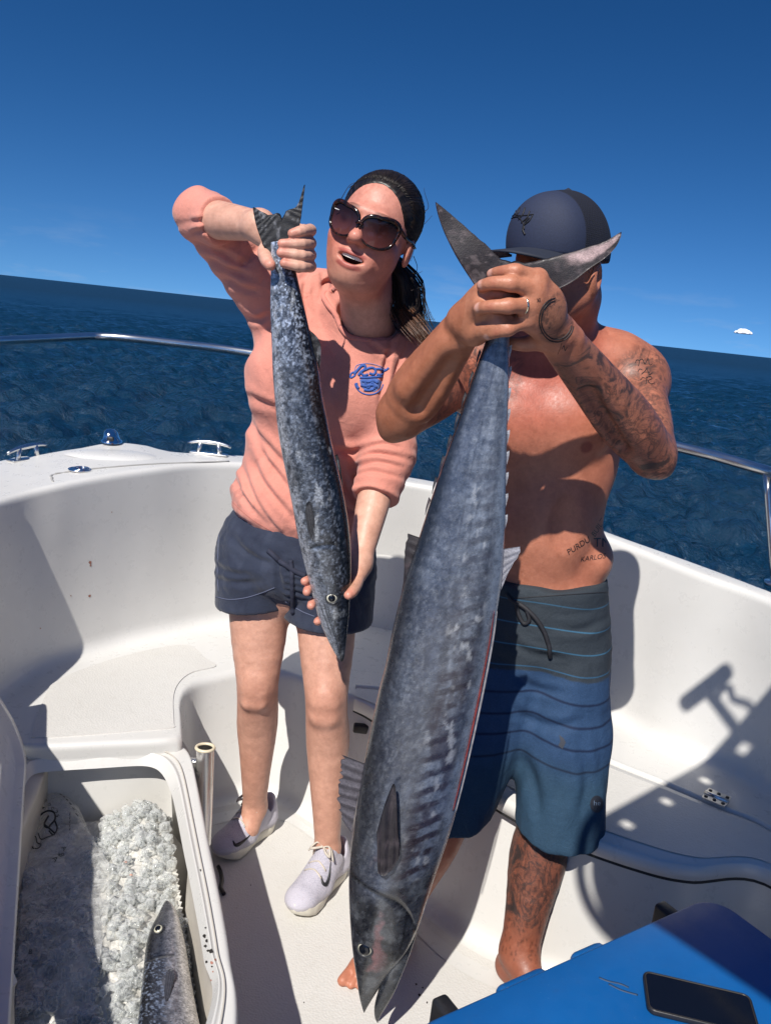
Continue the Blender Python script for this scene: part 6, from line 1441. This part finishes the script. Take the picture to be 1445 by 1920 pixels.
# ------------------------------------------------------------------ blue cooler and phone
CZ = .45
def build_cooler():
    K = PZ(1336, 1672, CZ); dl = nz(np.array([-.835, -.55, 0])); dr = nz(np.array([.55, -.835, 0])); Lc, Wc = .74, .44
    C = tag(empty('cooler', (K+dl*Lc/2+dr*Wc/2)*[1, 1, 0]), 'bright blue hard plastic cooler in the near corner with a phone on its lid', 'cooler')
    t = NT('blue_plastic'); co = t.coord(); n1 = t.noise(5, 5, .6, co); n2 = t.noise(240, 3, .6, co); n3 = t.noise(34, 6, .7, co)
    c = t.ramp(n1.outputs[0], [(.3, (.003, .080, .27)), (.7, (.004, .098, .32))]); c = t.mix(t.ramp(n3.outputs[0], [(.60, 0.), (.80, .35)]), c, (.012, .05, .14)); c = t.mix(t.math('MULTIPLY', t.ramp(n2.outputs[0], [(.70, 0.), (.76, 1.)]), .3), c, (.25, .42, .66))
    t.l(c, t.p.inputs['Base Color']); t.l(t.ramp(n3.outputs[0], [(.3, .32), (.7, .52)]), t.p.inputs['Roughness']); t.bump(n2.outputs[0], .12, .001); BLUE = t.done()
    def slab(name, lo, hi, z0, z1, r, dome, mat, parent, inset0=0., bev=.014):
        x0, y0, x1, y1 = lo[0], lo[1], hi[0], hi[1]; prof_ = []
        for cx, cy, a1 in ((x1-r, y0+r, -90), (x1-r, y1-r, 0), (x0+r, y1-r, 90), (x0+r, y0+r, 180)):
            for a in np.linspace(a1, a1+90, 8): prof_.append((cx+r*math.cos(R(a)), cy+r*math.sin(R(a))))
        prof_ = np.array(prof_); cc = prof_.mean(0)
        def ring(ins, z): q_ = prof_-cc; ln = np.linalg.norm(q_, axis=1, keepdims=True); q_ = q_*(1-ins/ln)+cc; return K[None]*[1, 1, 0]+q_[:, :1]*dl+q_[:, 1:]*dr+[0, 0, z]
        rows = [ring(inset0+.006, z0), ring(inset0, z0+.006)]+[ring(bev*(1-math.cos(R(a))), z1-bev+bev*math.sin(R(a))) for a in (0, 22, 45, 68, 90)]+[ring(.10, z1+dome*.7), ring(.18, z1+dome)]
        k = len(prof_); V = np.vstack(rows+[(K*[1, 1, 0]+cc[0]*dl+cc[1]*dr+[0, 0, z1+dome])[None]]); F = grid_faces(len(rows), k, closed_m=True).tolist()
        F += [[(len(rows)-1)*k+i, (len(rows)-1)*k+(i+1) % k, len(V)-1] for i in range(k)]+[list(range(k))[::-1]]
        return mesh(name, V, F, mat, parent)
    slab('cooler_body', (.015, .015), (Lc-.015, Wc-.015), .0, CZ-.062, .05, 0, BLUE, C, .03)
    slab('cooler_lid', (0, 0), (Lc, Wc), CZ-.058, CZ, .055, .003, BLUE, C, 0., .018)
    # hinge lugs and rubber latches on the long edge towards the man
    def lug(name, u, w, out_, z0, z1, mat, bev=.008):
        c = K*[1, 1, 0]+dl*u-dr*out_/2+[0, 0, (z0+z1)/2]; bevel_box(name, c, (w, out_+.03, z1-z0), mat, C, bev, 3, rot=Matrix.Rotation(math.atan2(dl[1], dl[0]), 3, 'Z'))
    lug('latch_keeper', .315, .080, .018, .36, CZ-.030, BLUE, .015); lug('latch_keeper', .470, .11, .020, .36, CZ-.032, BLUE, .015)
    lug('rubber_latch', .115, .030, .020, .33, CZ-.008, BLACKPL, .007); lug('rubber_latch', .640, .030, .022, .33, CZ-.008, BLACKPL, .007)
    scuff = simple('lid_scuff', (.006, .03, .08), .6)
    bb = bvh_of([o for o in C.children if o.name.startswith('cooler_lid')][0])
    for ln in ([(1122, 1833), (1140, 1840), (1162, 1845), (1178, 1852)], [(1140, 1845), (1165, 1857), (1195, 1866)]): strokes('scuff_mark', bb, [(.0022, ln)], scuff, C, lift=-.0006)
    # phone
    PH = tag(empty('phone', PZ(1300, 1870, CZ)), 'black phone in a dark case lying face up on the blue cooler lid', 'phone')
    o_ = PZ(1203, 1823, CZ+.008); d = nz((PZ(1395, 1868, CZ+.008)-o_)*[1, 1, 0]); e = np.array([d[1], -d[0], 0]); Lp, Wp = .172, .086
    def rr(ins, z, r=.013):
        pr = []
        for cx, cy, a1 in ((Lp-r, r, -90), (Lp-r, Wp-r, 0), (r, Wp-r, 90), (r, r, 180)):
            for a in np.linspace(a1, a1+90, 7): pr.append((cx+(r-ins)*math.cos(R(a)), cy+(r-ins)*math.sin(R(a))))
        return np.array([o_*[1, 1, 0]+d*a+e*b+[0, 0, z] for a, b in pr])
    z0 = CZ+.0035; rows = [rr(.002, z0), rr(0, z0+.003), rr(0, z0+.009), rr(.0012, z0+.0105), rr(.0028, z0+.0105), rr(.0034, z0+.0092)]; k = len(rows[0])
    mesh('phone_case', np.vstack(rows), grid_faces(len(rows), k, closed_m=True).tolist()+[list(range(k))[::-1]], BLACKPL, PH)
    sc_ = rr(.0033, z0+.0094); mesh('screen', sc_, [list(range(k))], simple('phone_glass', (.004, .005, .009), .09), PH, smooth=False)
    for u, w in ((.052, .014), (.075, .012)): bevel_box('side_button', o_*[1, 1, 0]+d*u-e*.0006+[0, 0, z0+.006], (w, .003, .003), BLACKPL, PH, .0008, 2, rot=Matrix.Rotation(math.atan2(d[1], d[0]), 3, 'Z'))
    MB().tube([p+(o_*[1, 1, 0]+d*Lp/2+e*Wp/2-p*[1, 1, 0])*.0+[0, 0, .0003] for p in np.vstack([rr(.0034, z0+.0094), rr(.0034, z0+.0094)[:1]])], .0007, 5, caps=False).build('screen_edge', simple('brushed_edge', (.10, .085, .07), .3, .6), PH)
build_cooler()

# ------------------------------------------------------------------ ice, bag, marks in the fish box
def ice_h(x, y):
    P = np.stack([np.atleast_1d(x), np.atleast_1d(y), 0*np.atleast_1d(x)], 1)
    h = .168+.020*(fbm(P*9, 3)-.5)+.018*(vnoise(P*26)-.5)
    for (px, py, a, r) in ((265, 1545, .060, .085), (280, 1610, .050, .085), (240, 1680, .035, .11), (200, 1800, .03, .15), (110, 1750, .02, .12)):
        c = PZ(px, py, .20); h = h+a*np.exp(-((P[:, 0]-c[0])**2+(P[:, 1]-c[1])**2)/r**2)
    far = PZ(150, 1490, .17); d = P[:, 1]-far[1]; h = h-.075*sst(-.10, .10, d+.45*(P[:, 0]-far[0])*-1)*(1-sst(PZ(170, 1560, .18)[0], PZ(215, 1540, .18)[0], P[:, 0]))
    return h
def build_ice():
    t = NT('ice'); t.set(Roughness=.07); t.p.inputs['Base Color'].default_value = (.86, .87, .86, 1); t.p.inputs['Specular IOR Level'].default_value = .7
    co = t.coord(); nn = t.noise(120, 3, .6, co); t.bump(nn.outputs[0], .2, .002)
    tr = t.n('BsdfTransparent'); tr.inputs[0].default_value = (.96, .97, .97, 1); lw = t.n('LayerWeight'); lw.inputs[0].default_value = .5; mx = t.n('MixShader')
    t.l(t.math('ADD', t.math('MULTIPLY', lw.outputs['Facing'], .62), t.ramp(nn.outputs[0], [(.45, .03), (.75, .16)]), True), mx.inputs[0]); t.l(tr.outputs[0], mx.inputs[1]); t.l(t.p.outputs[0], mx.inputs[2]); t.l(mx.outputs[0], t.o.inputs['Surface']); ICE = t.done()
    bedm = simple('packed_ice', (.56, .545, .505), .22, 0, .28, 90, .6, 75, .008)
    ring = FB_IN.copy(); cin = FB_C
    # bed: grid clipped to the well
    def inside(x, y, s=.985):
        a = np.arctan2(y-cin[1], x-cin[0]); ar = np.arctan2(ring[:, 1]-cin[1], ring[:, 0]-cin[0]); o = np.argsort(ar); rr = np.hypot(ring[o, 0]-cin[0], ring[o, 1]-cin[1])
        return np.hypot(x-cin[0], y-cin[1]) < s*np.interp(a, np.concatenate([ar[o]-2*np.pi, ar[o], ar[o]+2*np.pi]), np.tile(rr, 3))
    xs = np.linspace(ring[:, 0].min()-.05, ring[:, 0].max()+.05, 120); ys = np.linspace(ring[:, 1].min()-.05, ring[:, 1].max()+.05, 200); X, Y = np.meshgrid(xs, ys, indexing='ij')
    Hh = ice_h(X.ravel(), Y.ravel())-.012; V = np.stack([X.ravel(), Y.ravel(), Hh], 1); F = grid_faces(120, 200); ok = inside(V[:, 0], V[:, 1], 1.03); F = F[ok[F].all(1)]
    bed = mesh('ice_bed', V, F[:, ::-1], bedm); tag(bed, kind='stuff'); tag(bed, 'packed wet ice filling the open fish box', 'ice')
    g = np.random.default_rng(11); Vs = []; Fs = []; n_ = 0; tries = 0
    cube = np.array([(x, y, z) for x in (-1, 1) for y in (-1, 1) for z in (-1, 1)], float); cf = np.array([[0, 1, 3, 2], [4, 6, 7, 5], [0, 4, 5, 1], [2, 3, 7, 6], [0, 2, 6, 4], [1, 5, 7, 3]])
    # bevelled chip template: cube with cut corners
    bm = bmesh.new(); bmesh.ops.create_cube(bm, size=2.0); bmesh.ops.bevel(bm, geom=bm.edges[:], offset=.55, segments=2, affect='EDGES', profile=.5); bmesh.ops.triangulate(bm, faces=bm.faces[:]); bm.verts.index_update()
    tv = np.array([v.co[:] for v in bm.verts]); tf = np.array([[v.index for v in f.verts] for f in bm.faces]); bm.free()
    N_ = 3000; X_ = g.uniform(ring[:, 0].min(), ring[:, 0].max(), N_); Y_ = g.uniform(ring[:, 1].min(), ring[:, 1].max(), N_); p = PZ(188, 1560, .17)
    ok = inside(X_, Y_, .97) & ~((X_ < p[0]) & (Y_ > PZ(120, 1640, .17)[1])); X_, Y_ = X_[ok], Y_[ok]; H_ = ice_h(X_, Y_)
    for x, y, h in zip(X_, Y_, H_):
        s_ = g.uniform(.0062, .0120); q_ = tv*s_*g.uniform(.6, 1.15, 3)*(1+.18*g.normal(0, 1, tv.shape))
        a, b, c = g.uniform(0, 6.28, 3); ca, sa, cb, sb_, cc, sc_ = math.cos(a), math.sin(a), math.cos(b), math.sin(b), math.cos(c), math.sin(c)
        Rm = np.array([[cb*cc, -cb*sc_, sb_], [sa*sb_*cc+ca*sc_, -sa*sb_*sc_+ca*cc, -sa*cb], [-ca*sb_*cc+sa*sc_, ca*sb_*sc_+sa*cc, ca*cb]])
        Vs.append(q_@Rm.T+[x, y, h+g.uniform(-.006, .010)]); Fs.append(tf+n_); n_ += len(tv)
    o = mesh('ice_chips', np.vstack(Vs), np.vstack(Fs), ICE, smooth=True); tag(o, 'loose clear ice chips heaped in the fish box', 'ice', kind='stuff')
    # clear plastic bag draped over the port half
    t = NT('clear_plastic'); t.set(Roughness=.10); t.p.inputs['Base Color'].default_value = (.80, .80, .78, 1)
    tr = t.n('BsdfTransparent'); tr.inputs[0].default_value = (.97, .97, .96, 1); mx = t.n('MixShader'); co = t.coord(); nn = t.noise(28, 5, .65, co, 1.0)
    lw = t.n('LayerWeight'); lw.inputs[0].default_value = .35; fac = t.math('ADD', t.math('MULTIPLY', lw.outputs['Facing'], .35), t.ramp(nn.outputs[0], [(.38, .08), (.72, .34)]), True)
    t.l(fac, mx.inputs[0]); t.l(tr.outputs[0], mx.inputs[1]); t.l(t.p.outputs[0], mx.inputs[2]); t.l(mx.outputs[0], t.o.inputs['Surface']); t.bump(nn.outputs[0], .8, .01); BAGM = t.done()
    rows = []; uv = []
    for v in np.linspace(0, 1, 70):
        for u in np.linspace(0, 1, 60):
            py = 1480+v*420; l_ = np.interp(py, [1480, 1600, 1900], [58, 46, 30]); r_ = np.interp(py, [1480, 1510, 1560, 1640, 1720, 1800, 1900], [110, 150, 172, 205, 205, 190, 175]); rows.append(PZ(l_+(r_-l_)*u, py, .20)); uv.append((u, v))
    rows = np.array(rows); uv = np.array(uv); rows[:, 2] = np.maximum(ice_h(rows[:, 0], rows[:, 1])+.012, .165)+.045*np.sin(np.pi*uv[:, 0])**.6*np.exp(-((uv[:, 1]-.12)/.16)**2)
    V = np.array(rows); V[:, 2] += .012*(fbm(V*[22, 22, 0]+[0, 0, 4.4], 4)-.5)+.010*(1-np.abs(2*fbm(V*[30, 14, 0]+[3, 7, 1.], 3)-1)); V[:, 2] = np.minimum(V[:, 2], .30)
    BAG = tag(mesh('plastic_bag', V, grid_faces(70, 60), BAGM), 'clear plastic ice bag with black printing crumpled in the fish box', 'bag')
    bv = bvh_of(BAG)
    for s_, x, y, a, sz in (('D', 78, 1493, 35, 15), ('e', 87, 1501, 45, 12), ('o', 94, 1509, 50, 11), ('c', 100, 1516, 55, 13), ('2', 105, 1524, 60, 13), ('s', 110, 1530, 65, 13), ('A', 120, 1592, 60, 13), ('x', 112, 1602, 50, 13), ('8', 116, 1604, 60, 13), ('A', 104, 1612, 50, 14), ('B', 58, 1786, 10, 13)):
        text_px('printed_letter', bv, s_, x, y, sz, a, INK, BAG, .002)
    strokes('printed_drawing', bv, [(.0022, [(70, 1540), (78, 1528), (90, 1521), (102, 1524), (104, 1536), (96, 1546), (90, 1552), (84, 1546), (92, 1530)]), (.0020, [(84, 1546), (96, 1556), (104, 1562), (108, 1552), (104, 1540)]), (.0018, [(68, 1525), (76, 1518), (84, 1514)]), (.0013, [(52, 1566), (60, 1566), (68, 1570), (70, 1580), (78, 1584), (74, 1590), (66, 1592)]), (.0016, [(52, 1570), (56, 1582), (64, 1592)]), (.0011, [(72, 1562), (78, 1574), (90, 1570), (102, 1566)]), (.0018, [(92, 1558), (100, 1566), (106, 1560)])], INK, BAG, lift=.001)
    strokes('small_print', bv, [(.0008, [(112+i*6, 1489+i*3.2+i*i*.8) , (116+i*6, 1491+i*3.4+i*i*.9)]) for i in range(6)]+[(.0008, [(132, 1524+i*7), (131, 1529+i*7)]) for i in range(5)], INK, BAG, lift=.001)
    # blood tinge on the ice
    bl = simple('blood_stain', (.50, .30, .24), .25, 0, .3, 90)
    for (px, py, r_) in ((236, 1618, .005), (246, 1640, .004)):
        p = PZ(px, py, .22); h = ice_h(p[0], p[1])[0]+.006; k = 12; V = np.array([p*[1, 1, 0]+[r_*math.cos(a)*g.uniform(.6, 1.2), r_*math.sin(a)*g.uniform(.6, 1.2), h] for a in np.linspace(0, 2*np.pi, k, endpoint=False)]+[p*[1, 1, 0]+[0, 0, h+.004]])
        mesh('pink_ice', V, [[i, (i+1) % k, k] for i in range(k)], bl, bed)
build_ice()
def marks():
    rim = bvh_of(*[o for o in BOAT.children if o.name.startswith(('moulded_liner', 'fish_box_rim', 'floor'))]); g = np.random.default_rng(2)
    brown = simple('dried_blood', (.30, .12, .075), .6, 0, .3, 200); dark = simple('grime', (.022, .019, .017), .6)
    def blob(px, py, r, m):
        patch('stain', rim, [(px+r*math.cos(a)*g.uniform(.5, 1.3), py+r*math.sin(a)*g.uniform(.5, 1.3)) for a in np.linspace(0, 2*np.pi, 9, endpoint=False)], m, BOAT, .0007)
    for px, py, r in ((169, 1055, 3.2), (170, 1060, 2.0), (168, 1117, 2.6), (133, 1117, 1.4), (76, 1178, 1.5), (120, 1322, 1.6), (210, 960, 1.1), (300, 1352, 1.5)): blob(px, py, r, brown)
    for px, py, r in ((384, 1755, 3.5), (388, 1764, 3.2), (386, 1774, 3.), (396, 1784, 4.5), (391, 1782, 2.6), (388, 1803, 3.2), (398, 1812, 2.), (376, 1632, 2.2), (386, 1740, 2.)): blob(px, py, r, dark)
    for px, py, r in ((398, 1805, 3.), (404, 1800, 2.2), (400, 1822, 1.8), (396, 1838, 1.6)): blob(px, py, r, simple('pink_smear', (.45, .20, .15), .5))
    for px, py, r in ((780, 1846, 2.4), (792, 1852, 2.), (786, 1866, 3.), (800, 1880, 2.), (560, 1690, 1.4), (470, 1660, 1.2), (570, 1880, 1.4), (700, 1700, 1.3)): blob(px, py, r, dark)
    # bit of black strap beside the box
    strokes('strap', rim, [(.0055, [(409, 1628), (414, 1640), (416, 1655), (414, 1668), (420, 1680)])], BLACKPL, BOAT, lift=.006, seg=8)
marks()

# ------------------------------------------------------------------ the boat's canvas top over the helm (behind and above the viewpoint); it shades the starboard quarter
def canvas_top():
    zt = 2.05; c0 = np.array([-.085, .115]); d1 = nz([.735, .678]); d2 = nz([.678, -.735]); L1, L2 = 1.55, 1.75
    corner = lambda r, ins: [c0+(d1+d2)*ins+d1*r*(1-math.sin(a))+d2*r*(1-math.cos(a)) for a in np.linspace(math.pi/2*0, math.pi/2, 12)]
    far1 = c0+d1*L1; far2 = c0+d2*L2; opp = c0+d1*L1+d2*L2
    n1, n2, st = int(L1/.025), int(L2/.025), .025; V = []; F = []; rc = .26; ins = .0
    for i in range(n1+1):
        for j in range(n2+1):
            u, w = max(i*st, ins), max(j*st, ins)
            if u < rc and w < rc:
                du, dw = rc-u, rc-w; k = math.hypot(du, dw)/(rc-ins)
                if k > 1: u, w = rc-du/k, rc-dw/k
            p = c0+d1*u+d2*w; V.append((p[0], p[1], zt))
    holes = set()
    for hx, hy in ((.513, .680), (.377, .558), (.239, .412), (.114, .274)):
        q_ = np.array([hx, hy])-c0; holes.add((int(q_@d1/st), max(1, int(q_@d2/st))))
    for i in range(n1):
        for j in range(n2):
            if (i, j) not in holes: F.append([i*(n2+1)+j, i*(n2+1)+j+1, (i+1)*(n2+1)+j+1, (i+1)*(n2+1)+j])
    mesh('canvas_top', V, F, simple('top_canvas', (.035, .05, .09), .85), BOAT, smooth=False)
    rim = [np.array([*p, zt+.005]) for p in [far2]+[q_ for q_ in (corner(.20, 0.))[::(1 if np.dot(corner(.20, 0.)[0]-c0, d2) > np.dot(corner(.20, 0.)[-1]-c0, d2) else -1)]]+[far1]]
    MB().tube(rim, .013, 10).build('top_frame', STEEL, BOAT)
    for p in (far1*.95+c0*.05, far2*.98+c0*.02, opp*.98+c0*.02): MB().tube([(p[0], p[1], zt), (p[0]+.03, p[1]-.03, .88 if p is not far1 else .9), (p[0]+.04, p[1]-.04, .0)], .02, 12).build('top_leg', STEEL, BOAT)
    # unseen reel-like shape, added to cast its shadow on the starboard wall
    a, b = np.array([.428, .805, zt+.0]), np.array([.530, .864, zt+.0])
    s_ = MB().tube(catmull([a-(b-a)*.14, a, (a+b)/2, b, b+(b-a)*.14], 16), [.004, .013, .018]+[.021]*10+[.018, .013, .004], 14).build('shadow_caster', BLACKPL, BOAT)
    MB().tube([(a+b)/2*[1, 1, 1], np.array([.497, .790, zt]), np.array([.530, .700, zt])], .013, 8).build('caster_stem', BLACKPL, s_)
    MB().tube(catmull([np.array([.500, .800, zt]), np.array([.520, .822, zt]), np.array([.535, .818, zt]), np.array([.538, .785, zt]), np.array([.565, .760, zt]), np.array([.58, .72, zt])], 20), .008, 8).build('caster_loop', BLACKPL, s_)
canvas_top()
# ------------------------------------------------------------------ low clouds along the horizon
def clouds():
    t = NT('cloud_white'); t.set(Roughness=1.0); t.p.inputs['Base Color'].default_value = (.86, .87, .90, 1); t.p.inputs['Specular IOR Level'].default_value = 0; CM = t.done()
    g = np.random.default_rng(21); D = 9000.
    for px, py, w, h, nb, al in ((1392, 618, 20, 15, 26, 1), ):
        lo = PY(px, py+8, D); s_ = D/FPX; mb = MB()
        bm = bmesh.new(); bmesh.ops.create_icosphere(bm, subdivisions=3, radius=1); bm.verts.index_update(); tv = np.array([v.co[:] for v in bm.verts]); tf = [[v.index for v in f.verts] for f in bm.faces]; bm.free()
        for k in range(nb):
            u = g.uniform(-1, 1); r_ = s_*h*.55*(1-.6*abs(u))*g.uniform(.7, 1.1); q_ = tv*(1+.25*(fbm(tv*2.2+k, 3)-.5)[:, None]*2)*r_*[1.1, 1.2, .9]; q_ = q_+[0, 0, r_*.35]; q_[:, 2] = np.maximum(q_[:, 2], 0); mb.add(q_+lo+[u*s_*w*.5, g.uniform(-1, 1)*s_*10, 0], tf)
        tag(mb.build('cloud', CM), 'small bright white cloud low over the sea at the far right', 'cloud')
clouds()
